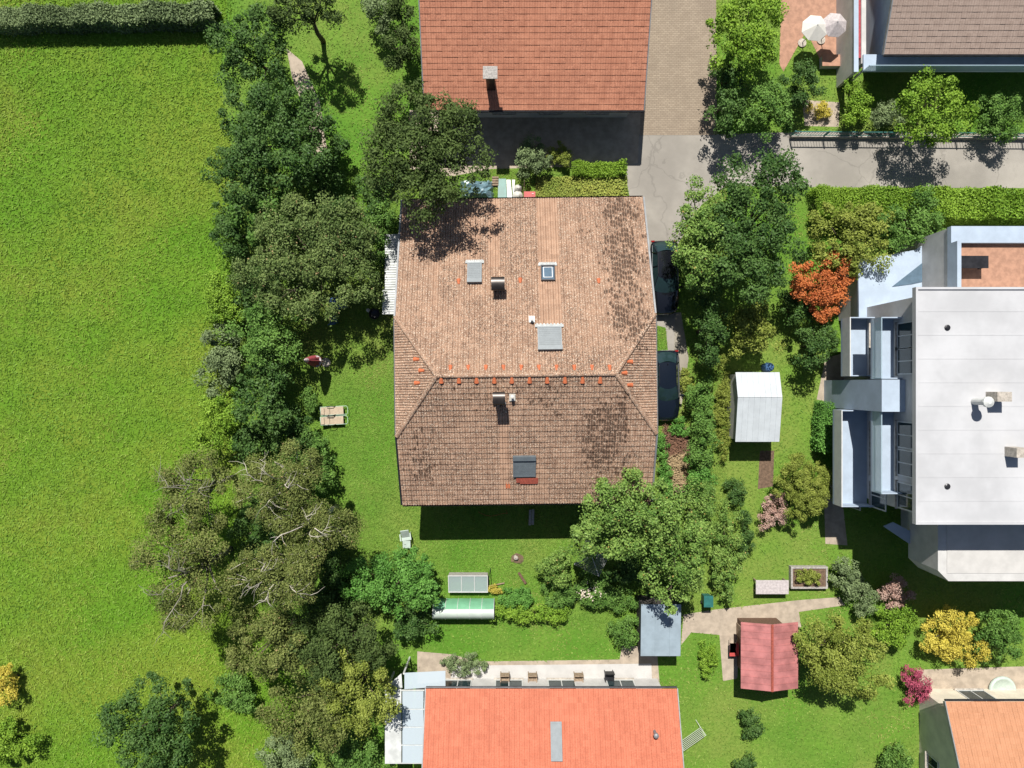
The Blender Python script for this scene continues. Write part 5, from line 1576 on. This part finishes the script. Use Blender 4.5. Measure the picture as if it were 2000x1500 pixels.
for x in (a.x+.1,b.x-.1):
    for y in (a.y+.1,b.y-.1): part('leg', MB().box(x-.04,x+.04,y-.04,y+.04,0,.679), M['wood'], tg)
struct('shed_path', MB().sheet(px_poly([(1400,1190),(1560,1172),(1640,1166),(1650,1182),(1560,1195),(1565,1225),(1445,1225),(1440,1325),(1412,1330),(1405,1240),(1350,1235),(1330,1260),(1335,1200)])[::-1], .012), M['beige_pave'])
q=P(1433,1268,.5); br_=root('wheelbarrow',(q.x,q.y,.016),0,'small red wheelbarrow against the red-roofed shed','wheelbarrow')
part('tray', MB().add([(-.2,-.3,.3),(.2,-.3,.3),(.2,.3,.3),(-.2,.3,.3),(-.3,-.42,.58),(.3,-.42,.58),(.3,.42,.58),(-.3,.42,.58)],[(0,3,2,1),(0,1,5,4),(1,2,6,5),(2,3,7,6),(3,0,4,7),(0,1,2,3)]), M['red_plastic'], br_, local=True)
part('wheel', MB().tube([(-.04,-.5,.17),(.04,-.5,.17)],.17,14), M['rubber'], br_, local=True)
for s in (-1,1):
    part('handle', MB().tube([(s*.08,-.5,.17),(s*.2,-.2,.28),(s*.24,.75,.5)],.016,6), M['steel'], br_, local=True); part('leg', MB().tube([(s*.2,.3,.3),(s*.2,.3,0)],.016,6), M['steel'], br_, local=True)
q=P(1505,717,1.0); solo('blue_barrel', MB().lathe((q.x,q.y,0),[(.24,0),(.28,.05),(.30,.3),(.28,.45),(.30,.6),(.28,.88),(.24,.92),(.22,.90)],16), M['blue_plastic'], 'blue water barrel behind the white garden shed', 'barrel', base=(q.x,q.y,0))
q=P(1965,1352,.5); pool=root('paddling_pool',(q.x,q.y,.016),0,'small round turquoise paddling pool on the bottom right patio','pool')
part('ring', MB().lathe((0,0,0),[(.72,0),(.86,.04),(.90,.14),(.84,.24),(.74,.26),(.68,.16)],20), M['mint'], pool, local=True, smooth=True)
part('water', MB().lathe((0,0,.08),[(.66,0),(.69,.06),(.05,.061)],20), mat_plain('turquoise_water', (.16,.42,.45), .08, 0, .6, var=.08), pool, local=True)
struct('stepping_path', MB().sheet(px_poly([(1608,935),(1640,930),(1655,1065),(1612,1062)])[::-1], .012), M['beige_pave'])
struct('flag_path', MB().sheet(px_poly([(1612,700),(1645,690),(1660,760),(1640,790),(1595,780)])[::-1], .012), M['beige_pave'])
struct('soil_strip', MB().sheet(px_poly([(1484,880),(1512,880),(1510,950),(1480,955)])[::-1], .0085), M['soil'])
struct('front_bed', MB().sheet(px_poly([(1566,195),(1640,200),(1638,248),(1572,246)])[::-1], .0085), M['beige_pave'])
dt=root('clothes_rack', P(1345,1430,0), R(35), 'folding wire clothes rack on the lawn beside the orange-red roof', 'clothes rack')
for k in range(7): part('bar', MB().bar((-.9,-.3+.1*k,.9),(.9,-.3+.1*k,.9),.02), M['white_paint'], dt, local=True)
for s in (-.85,.85):
    part('leg', MB().bar((s,-.4,0),(s,.3,.9),.025), M['white_paint'], dt, local=True); part('leg', MB().bar((s,.4,0),(s,-.3,.9),.025), M['white_paint'], dt, local=True)

# ------------------------------------------------------------------ trees, shrubs, hedges
T = tree
# -- around the garden in the middle
T('fruit_tree',612,492,146,124,6.2,'apple','broad dusty green fruit tree overhanging the white canopy west of the house',leaf=0.126,cover=4.6,lobes=15,clump=.55,lobe_r=.40,twigs=60,drop=.08,dens=1.3)
T('hazel_shrub',515,400,58,58,4.6,'fresh','bright leafy shrub above left of the fruit tree',cat='shrub',leaf=0.185,lobes=8,clump=.5,lobe_r=.5)
T('garden_shrub',742,452,36,46,3.4,'fresh','fresh green shrub between the fruit tree and the top of the white canopy',cat='shrub',leaf=0.126,lobes=6,clump=.4)
T('garden_shrub',735,375,42,34,3.2,'dark','dark shrub above the white canopy, left of the dark round tree',cat='shrub',leaf=0.126,lobes=6,clump=.4,drop=.3)
T('garden_shrub',640,395,50,40,3.6,'dark','dark shrub behind the top of the fruit tree',cat='shrub',leaf=0.134,lobes=7,clump=.42,drop=.25)
T('hazel_shrub',516,650,56,78,4.8,'fresh','tall fresh green shrub left of the shaded garden chair',cat='shrub',leaf=0.143,lobes=11,clump=.5,lobe_r=.45,dens=1.3)
T('hazel_shrub',510,770,54,80,4.6,'dark','dark leafy shrub left of the closed parasol',cat='shrub',leaf=0.160,lobes=10,clump=.5,lobe_r=.46,dens=1.3)
T('garden_shrub',566,850,44,46,2.8,'dark','low dark green shrub below left of the sun loungers',cat='shrub',leaf=0.126,lobes=8,clump=.4)
T('garden_shrub',600,905,52,62,2.6,'fresh','bright green shrub between the dark shrub and the birch',cat='shrub',leaf=0.126,lobes=8,clump=.4)
T('garden_shrub',606,782,17,26,1.2,'fresh','small low shrub at the lawn edge beside the sun loungers',cat='shrub',leaf=0.101,lobes=5,clump=.3)
T('birch_tree',545,950,92,78,9.0,'birch','olive birch with pale bare limbs, the upper of three at lower left',leaf=0.101,cover=3.6,lobes=13,clump=.6,bark='bark_white',twigs=46,lift=.45,lobe_r=.40,trunk_r=.17,drop=.1,bare=4,flat=.5)
T('birch_tree',600,1030,82,58,8.6,'birch','olive birch with pale limbs reaching over the lawn, the right one of three',leaf=0.101,cover=3.6,lobes=11,clump=.6,bark='bark_white',twigs=40,lift=.45,lobe_r=.40,trunk_r=.16,drop=.1,bare=4,flat=.5)
T('birch_tree',545,1125,95,78,9.5,'birch','olive birch with pale branching limbs, the lower of three at lower left',leaf=0.101,cover=3.6,lobes=13,clump=.6,bark='bark_white',twigs=60,lift=.5,lobe_r=.40,trunk_r=.18,drop=.1,bare=4,flat=.5)
T('garden_shrub',655,1130,42,60,3.0,'dark','dark shrub in the gap between the lower birch and the bright bush',cat='shrub',leaf=0.118,lobes=7,clump=.4)
T('lilac_bush',772,1138,98,62,3.8,'vivid','vivid green dense round bush at the bottom of the lawn, left of the cold frame',cat='bush',leaf=0.134,cover=5,lobes=13,clump=.42,lobe_r=.42,drop=.03)
T('walnut_tree',1238,1014,120,80,8.2,'walnut','broad light green walnut tree covering the lower right corner of the big roof',leaf=0.143,cover=4.6,lobes=19,clump=.50,lobe_r=.40,twigs=30,drop=.02,bottom=2.6)
T('walnut_tree',1328,1096,70,82,6.4,'walnut','lower, slightly smaller walnut tree joining the broad one at its right',leaf=0.143,cover=4.2,lobes=10,clump=.5,lobe_r=.45,twigs=20)
T('garden_shrub',1368,1010,30,62,3.6,'walnut','yellowish shrub right of the walnut tree, below the picket fence',cat='shrub',leaf=0.118,lobes=7,clump=.4)
T('maple_tree',1377,460,52,118,7.0,'walnut','leafy tree overhanging the driveway and the half hidden car',leaf=0.143,cover=4.6,lobes=13,clump=.5,lobe_r=.38,twigs=20,drop=.05)
T('maple_tree',1490,430,96,150,8.0,'dark','large dark green tree right of the driveway below the road',leaf=0.151,cover=4.2,lobes=14,clump=.6,lobe_r=.38,dens=1.3)
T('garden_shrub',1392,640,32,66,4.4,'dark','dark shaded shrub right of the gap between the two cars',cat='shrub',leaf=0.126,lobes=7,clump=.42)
T('yew_tree',820,282,118,132,10.2,'conifer','tall dark round tree at the top left corner of the big roof, shading its tiles',leaf=0.143,cover=4.6,lobes=14,clump=.5,lobe_r=.42,drop=.0,dens=1.7)
T('garden_shrub',1372,790,32,52,2.4,'fresh','fresh green shrub beside the sunlit estate car',cat='shrub',leaf=0.118,lobes=7,clump=.35)
T('garden_shrub',1374,860,36,48,2.8,'fresh','tall green shrub right of the reddish twig heap',cat='shrub',leaf=0.118,lobes=7,clump=.38)
T('garden_shrub',1372,925,32,42,2.4,'vivid','rich green shrub right of the straw heap',cat='shrub',leaf=0.118,lobes=7,clump=.36)
T('garden_shrub',1345,755,18,40,.9,'yellowg','low yellow-green growth right of the estate car',cat='shrub',leaf=0.084,lobes=5,clump=.25)
T('garden_shrub',1292,868,14,30,.8,'vivid','low green plants along the east wall near the twig heap',cat='shrub',leaf=0.101,lobes=5,clump=.22)
T('garden_shrub',1326,836,22,18,.8,'vivid','small green clump at the nose of the estate car',cat='shrub',leaf=0.101,lobes=5,clump=.22)
T('garden_shrub',1300,930,16,34,1.0,'vivid','green plants left of the straw heap',cat='shrub',leaf=0.101,lobes=5,clump=.22)
T('pear_bush',1085,1112,36,42,2.6,'walnut','upright conical bush in the bed right of the cold frame',cat='bush',leaf=0.109,lobes=9,clump=.28,lobe_r=.36,drop=.12)
T('garden_shrub',1098,1158,42,24,1.0,'fresh','fresh green bed plants below the conical bush',cat='shrub',leaf=0.101,lobes=7,clump=.25)
T('rose_bush',1155,1156,56,34,1.3,'fresh','rose bush with cream flowers at the bottom of the garden',cat='bush',leaf=0.092,lobes=9,clump=.28)
T('garden_shrub',1215,1172,32,22,1.2,'fresh','green shrub between the rose bush and the grey-blue shed',cat='shrub',leaf=0.101,lobes=6,clump=.25)
T('garden_shrub',1012,1168,44,20,.8,'vivid','low bushy plants in the bed right of the green tunnel',cat='shrub',leaf=0.101,lobes=7,clump=.22)
T('garden_shrub',968,1152,16,10,.5,'yflower','small yellow-flowering clump beside the cold frame batten',cat='flowers',leaf=0.067,lobes=5,clump=.14)
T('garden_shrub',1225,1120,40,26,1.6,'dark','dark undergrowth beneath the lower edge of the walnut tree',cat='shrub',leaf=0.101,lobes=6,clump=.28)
T('garden_shrub',1300,1168,34,18,1.0,'dark','dark low plants above the grey-blue shed',cat='shrub',leaf=0.101,lobes=6,clump=.25)
# rose blossoms
gq=np.random.default_rng(5); qn=70
c=P(1152,1155,1.25); pp=np.stack([gq.normal(0,.42,qn)+c.x,gq.normal(0,.30,qn)+c.y,1.1+gq.random(qn)*.35],1)
o=bpy.data.objects.new('blossom', leaf_mesh('blossom', pp-np.array([c.x,c.y,0]), .13, LEAF['flower'], 5, .8)); rose=[q for q in bpy.data.objects if q.name.startswith('rose_bush')][0]
o.location=(c.x-rose.location.x,c.y-rose.location.y,0); link(o, rose)

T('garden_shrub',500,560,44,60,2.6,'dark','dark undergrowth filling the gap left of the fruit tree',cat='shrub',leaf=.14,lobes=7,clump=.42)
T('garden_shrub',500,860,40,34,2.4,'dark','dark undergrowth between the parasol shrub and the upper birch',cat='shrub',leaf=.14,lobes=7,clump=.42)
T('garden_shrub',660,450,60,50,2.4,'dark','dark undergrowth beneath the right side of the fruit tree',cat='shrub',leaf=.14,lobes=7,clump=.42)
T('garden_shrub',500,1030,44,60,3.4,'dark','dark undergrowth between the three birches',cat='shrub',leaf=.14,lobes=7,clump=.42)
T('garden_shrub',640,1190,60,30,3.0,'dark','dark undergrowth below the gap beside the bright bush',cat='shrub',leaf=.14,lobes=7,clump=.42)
# -- beyond: left belt and meadow edge
T('garden_shrub',490,100,72,78,5.0,'dark','dark round tree at the end of the long meadow hedge',cat='tree',leaf=0.151,lobes=9,clump=.5)
T('field_tree',545,258,112,92,6.5,'dark','broad blue-green tree below the soil path at upper left',leaf=0.151,lobes=13,clump=.55,lobe_r=.42,dens=1.3)
T('field_tree',462,330,56,80,5.0,'dark','dark tree at the meadow edge left of the broad blue-green tree',leaf=0.151,lobes=9,clump=.5,dens=1.3)
T('garden_shrub',640,310,48,44,3.0,'dark','dark shrub between the broad blue-green tree and the dark round tree',cat='shrub',leaf=0.134,lobes=7,clump=.4)
T('garden_shrub',445,445,38,62,3.6,'dark','shrub on the meadow edge left of the fruit tree',cat='shrub',leaf=0.134,lobes=7,clump=.42)
T('garden_shrub',440,580,42,70,2.6,'hedge','light green shrub on the meadow edge, level with the white canopy',cat='shrub',leaf=0.126,lobes=7,clump=.42,drop=.3)
T('garden_shrub',430,700,46,70,2.6,'grey','greyish green shrub on the meadow edge, level with the roof ridge',cat='shrub',leaf=0.126,lobes=7,clump=.42,drop=.3)
T('garden_shrub',425,820,46,62,2.8,'hedge','light green shrub on the meadow edge, level with the sun loungers',cat='shrub',leaf=0.126,lobes=7,clump=.42,drop=.25)
T('birch_tree',375,960,84,86,8.0,'birch','loose olive birch on the meadow edge, left of the three birches',leaf=0.109,cover=2.6,lobes=10,clump=.6,bark='bark_grey',twigs=40,lift=.4,lobe_r=.42,trunk_r=.15,flat=.5,drop=.2,bare=4)
T('birch_tree',350,1130,105,110,9.0,'birch','sparse birch with grey limbs leaning out over the lower meadow',leaf=0.109,cover=2.3,lobes=12,clump=.65,bark='bark_grey',twigs=60,lift=.55,lobe_r=.40,trunk_r=.19,flat=.5,drop=.25,bare=4)
T('field_tree',520,1265,95,70,7.0,'birch','dark olive tree below the lower birch',leaf=0.126,lobes=11,clump=.55,lobe_r=.42)
T('conifer_tree',655,1265,95,75,7.0,'conifer','dark conifer-like tree below the bright bush',leaf=0.126,lobes=11,clump=.55,lobe_r=.42)
T('field_tree',610,1395,80,75,6.0,'birch','olive tree left of the glass canopy',leaf=0.126,lobes=10,clump=.5)
T('field_tree',690,1360,62,90,6.5,'yellowg','yellowish olive tree touching the glass canopy',leaf=0.126,lobes=9,clump=.5)
T('garden_shrub',800,1215,48,30,2.2,'dark','dark shrub left of the green film tunnel',cat='shrub',leaf=0.126,lobes=6,clump=.38)
T('field_tree',290,1430,95,85,5.5,'dark','dark green tree at the bottom edge of the meadow',leaf=0.143,lobes=10,clump=.5)
T('garden_shrub',455,1360,42,36,2.2,'fresh','green bush between the dark tree and the olive tree at bottom left',cat='shrub',leaf=0.126,lobes=6,clump=.4)
T('garden_shrub',545,1480,50,36,2.6,'grey','greyish bush at the bottom edge left of the orange-red roof',cat='shrub',leaf=0.126,lobes=6,clump=.4)
T('garden_shrub',700,1480,56,40,2.4,'fresh','green bush at the bottom edge beside the glass canopy',cat='shrub',leaf=0.126,lobes=6,clump=.4)
T('garden_shrub',10,1335,26,34,1.8,'yellow','yellow flowering bush at the far left edge',cat='bush',leaf=0.109,lobes=6,clump=.35)
T('garden_shrub',20,1450,50,36,1.6,'hedge','light green bush in the bottom left corner',cat='shrub',leaf=0.126,lobes=8,clump=.42)
hedge('meadow_hedge', P(-40,36,1.0)[:2], P(418,26,1.0)[:2], 1.0, 1.3, 'grey', 'long low grey-green hedge across the top of the meadow', .14)
# -- beyond: top
T('conifer_tree',780,55,36,70,5.0,'conifer','dark narrow conifer beside the left end of the terracotta roof',leaf=0.126,lobes=7,clump=.45)
T('garden_shrub',745,15,40,40,3.0,'grey','greyish shrub at the top edge left of the terracotta roof',cat='shrub',leaf=0.126,lobes=6,clump=.4)
T('conifer_tree',590,5,70,42,6.0,'conifer','dark conifer at the top edge, right of the long meadow hedge',leaf=0.134,lobes=8,clump=.45)
T('garden_shrub',1045,308,38,34,1.6,'grey','grey-green round shrub behind the tarpaulin, below the terracotta house',cat='shrub',leaf=0.101,lobes=6,clump=.32)
T('garden_shrub',1095,302,24,22,1.0,'yellowg','small yellow-green shrub right of the grey-green round shrub',cat='shrub',leaf=0.092,lobes=5,clump=.25)
hedge('low_hedge', P(1118,330,.5)[:2], P(1220,328,.5)[:2], .7, .5, 'hedge', 'low light green hedge between the two houses, left of the drive', .1)
# -- beyond: upper right
T('maple_tree',1462,55,72,85,5.5,'hedge','bright green tree right of the paved drive at the top',leaf=0.151,lobes=10,clump=.5)
T('garden_shrub',1425,185,36,66,3.6,'dark','dark shrub right of the paved drive, below the bright tree',cat='shrub',leaf=0.143,lobes=7,clump=.42)
T('garden_shrub',1500,205,58,52,3.4,'fresh','green shrub at the corner where drive meets road',cat='shrub',leaf=0.134,lobes=8,clump=.42)
T('garden_shrub',1573,160,36,40,3.0,'dark','round dark shrub below the terracotta ledge',cat='shrub',leaf=0.118,lobes=6,clump=.38)
T('garden_shrub',1680,195,38,42,2.4,'hedge','green shrub in front of the grey-brown house, left of the round tree',cat='shrub',leaf=0.118,lobes=7,clump=.38)
T('maple_tree',1830,208,64,62,4.6,'hedge','round green tree in front of the grey-brown house',leaf=0.134,lobes=9,clump=.45)
T('garden_shrub',1735,225,36,26,1.6,'grey','low greyish shrub behind the roadside fence left of the round tree',cat='shrub',leaf=0.109,lobes=6,clump=.32)
T('garden_shrub',1965,222,48,40,2.6,'fresh','green shrub with pinkish tips at the right edge behind the roadside fence',cat='shrub',leaf=0.118,lobes=7,clump=.38)
T('garden_shrub',1605,215,22,16,.7,'yellow','low yellow perennials in the pale front bed',cat='flowers',leaf=0.076,lobes=5,clump=.18)
hedge('road_hedge', P(1590,396,1.3)[:2], P(2080,402,1.3)[:2], 1.7, 1.7, 'hedge', 'wide bright green clipped hedge along the lower edge of the road', .14)
# -- beyond: right
T('garden_tree',1680,462,74,66,4.5,'yellowg','yellow-green tree between the large dark tree and the flat-roofed house',leaf=0.134,lobes=10,clump=.45)
T('garden_tree',1792,430,62,54,4.5,'fresh','mid green tree under the clipped hedge, above the flat-roofed house',leaf=0.134,lobes=9,clump=.45)
T('japanese_maple',1612,555,54,64,3.8,'red','orange-red maple left of the flat-roofed house',leaf=0.118,cover=5,lobes=10,clump=.4)
T('garden_tree',1465,642,54,52,3.6,'yellowg','olive shrub above the white garden shed',cat='shrub',leaf=0.126,lobes=8,clump=.4)
T('garden_shrub',1600,672,48,44,3.2,'dark','dark shrub just below the orange-red maple',cat='shrub',leaf=0.126,lobes=7,clump=.4)
T('garden_shrub',1555,600,30,44,2.8,'dark','dark shrub left of the orange-red maple',cat='shrub',leaf=0.126,lobes=6,clump=.38)
T('box_ball',1580,950,54,56,3.0,'yellowg','round clipped olive green bush beside the flat-roofed house',cat='bush',leaf=0.076,cover=6,lobes=16,clump=.28,lobe_r=.45,drop=0)
T('garden_shrub',1512,1000,30,28,1.4,'pink','pink flowering shrub left of the round clipped bush',cat='bush',leaf=0.092,lobes=7,clump=.28)
T('garden_shrub',1440,960,22,24,1.2,'dark','small dark shrub on the lawn left of the pink shrub',cat='shrub',leaf=0.101,lobes=6,clump=.28)
hedge('garden_hedge', P(1614,785,.8)[:2], P(1612,880,.8)[:2], .9, 1.3, 'vivid', 'short dark green hedge against the balconies of the flat-roofed house', .12)
T('garden_shrub',1415,800,16,90,1.0,'yellowg','long low yellow-green border left of the white garden shed',cat='shrub',leaf=0.084,lobes=9,clump=.25)
T('garden_shrub',1418,1080,26,80,2.2,'walnut','olive border shrub right of the yellow-green tree',cat='shrub',leaf=0.109,lobes=9,clump=.32)
T('garden_shrub',1460,1040,14,46,1.4,'teal' if 'teal' in LEAF else 'dark','narrow dark border plant at the fence line below the pink shrub',cat='shrub',leaf=0.092,lobes=6,clump=.25)
T('garden_shrub',1580,1128,26,14,.9,'yellowg','yellow-green plants growing in the raised bed',cat='shrub',leaf=0.084,lobes=5,clump=.2,bottom=.36)
T('garden_shrub',1655,1130,28,36,1.8,'grey','pale greyish shrub right of the raised bed',cat='shrub',leaf=0.109,lobes=6,clump=.34)
T('garden_shrub',1690,1165,30,34,1.8,'grey','pale yellowish shrub at the edge of the house shadow, right of the raised bed',cat='shrub',leaf=0.109,lobes=6,clump=.34)
T('garden_shrub',1750,1158,30,28,1.6,'pink','pinkish shrub in the dark shadow of the flat-roofed house',cat='bush',leaf=0.101,lobes=6,clump=.3)
T('garden_tree',1655,1288,86,76,4.6,'yellowg','round yellow-green tree right of the red-roofed shed',leaf=0.126,cover=4.6,lobes=12,clump=.45)
T('garden_shrub',1755,1225,50,36,2.0,'hedge','light green shrub above right of the round yellow-green tree',cat='shrub',leaf=0.109,lobes=7,clump=.36)
T('garden_shrub',1868,1248,52,50,2.4,'yellow','golden yellow bush near the bottom right patio',cat='bush',leaf=0.109,cover=5,lobes=8,clump=.36)
T('garden_shrub',1960,1250,54,46,2.6,'fresh','green shrub at the right edge beside the golden bush',cat='shrub',leaf=0.118,lobes=7,clump=.38)
T('garden_shrub',1795,1345,28,32,1.6,'magenta','magenta flowering bush at the corner of the bottom right patio',cat='bush',leaf=0.092,lobes=7,clump=.28)
T('garden_shrub',1465,1420,20,32,1.6,'dark','small dark green shrub on the lower right lawn',cat='shrub',leaf=0.109,lobes=6,clump=.3)
T('garden_shrub',1460,1500,22,20,1.4,'dark','small dark shrub at the bottom edge of the lower right lawn',cat='shrub',leaf=0.109,lobes=5,clump=.3)
T('garden_shrub',1750,1490,36,26,1.4,'fresh','green shrub at the bottom edge left of the tan orange roof',cat='shrub',leaf=0.109,lobes=6,clump=.3)
T('garden_shrub',1230,1240,34,30,1.8,'fresh','green shrub at the left side of the grey-blue shed',cat='shrub',leaf=0.109,lobes=6,clump=.34)
T('garden_shrub',1040,1200,90,16,1.0,'hedge','low border of plants along the lower garden boundary',cat='shrub',leaf=0.101,lobes=10,clump=.26)
T('garden_shrub',905,1300,40,18,.9,'grey','greyish plants at the left end of the white terrace',cat='shrub',leaf=0.092,lobes=6,clump=.24)
T('garden_shrub',1385,1285,18,40,.9,'hedge','narrow green border left of the pale path by the red-roofed shed',cat='shrub',leaf=0.092,lobes=6,clump=.24)

# ------------------------------------------------------------------ grass, nobody could count it
HOUSE = [tuple((HM @ Vector((a,b,0)))[:2]) for a,b in ((-6.55,-6.7),(6.6,-6.7),(6.6,9.95),(-6.55,9.95))]
VIEW = px_poly([(-60,-60),(2060,-60),(2060,1560),(-60,1560)])
HARD = [HOUSE] + SHEETS
WESTP = px_poly([(-60,-60),(470,-60),(430,150),(470,400),(450,700),(470,1000),(560,1300),(640,1560),(-60,1560)])
MID = px_poly([(455,330),(1420,330),(1420,1230),(455,1230)])
blades('lawn_grass', M['lawn_blades'], 260000, [MID], HARD, .055, 'short mown lawn grass around the house', 21, .026)
blades('garden_grass', M['lawn_blades'], 190000, [VIEW], HARD+[WESTP, MID]+[px_poly([(1780,560),(2100,560),(2100,1030),(1780,1030)])], .07, 'lawn grass of the neighbouring gardens', 22, .035)
blades('meadow_grass', M['meadow_blades'], 150000, [WESTP], HARD, .08, 'longer olive green meadow grass', 23, .045)
BED = px_poly([(1046,346),(1222,346),(1224,392),(1046,392)])
gq=np.random.default_rng(24); n_=9000
xs_=[p[0] for p in BED]; ys_=[p[1] for p in BED]
pp=np.stack([gq.uniform(min(xs_),max(xs_),n_),gq.uniform(min(ys_),max(ys_),n_),np.abs(gq.normal(0,.10,n_))+.03],1)
o=bpy.data.objects.new('ground_cover', leaf_mesh('ground_cover', pp, .13, M['bed_blades'], 24, .6)); link(o); tag(o,'yellowish green ground cover in the strip behind the house',None,None,'stuff')
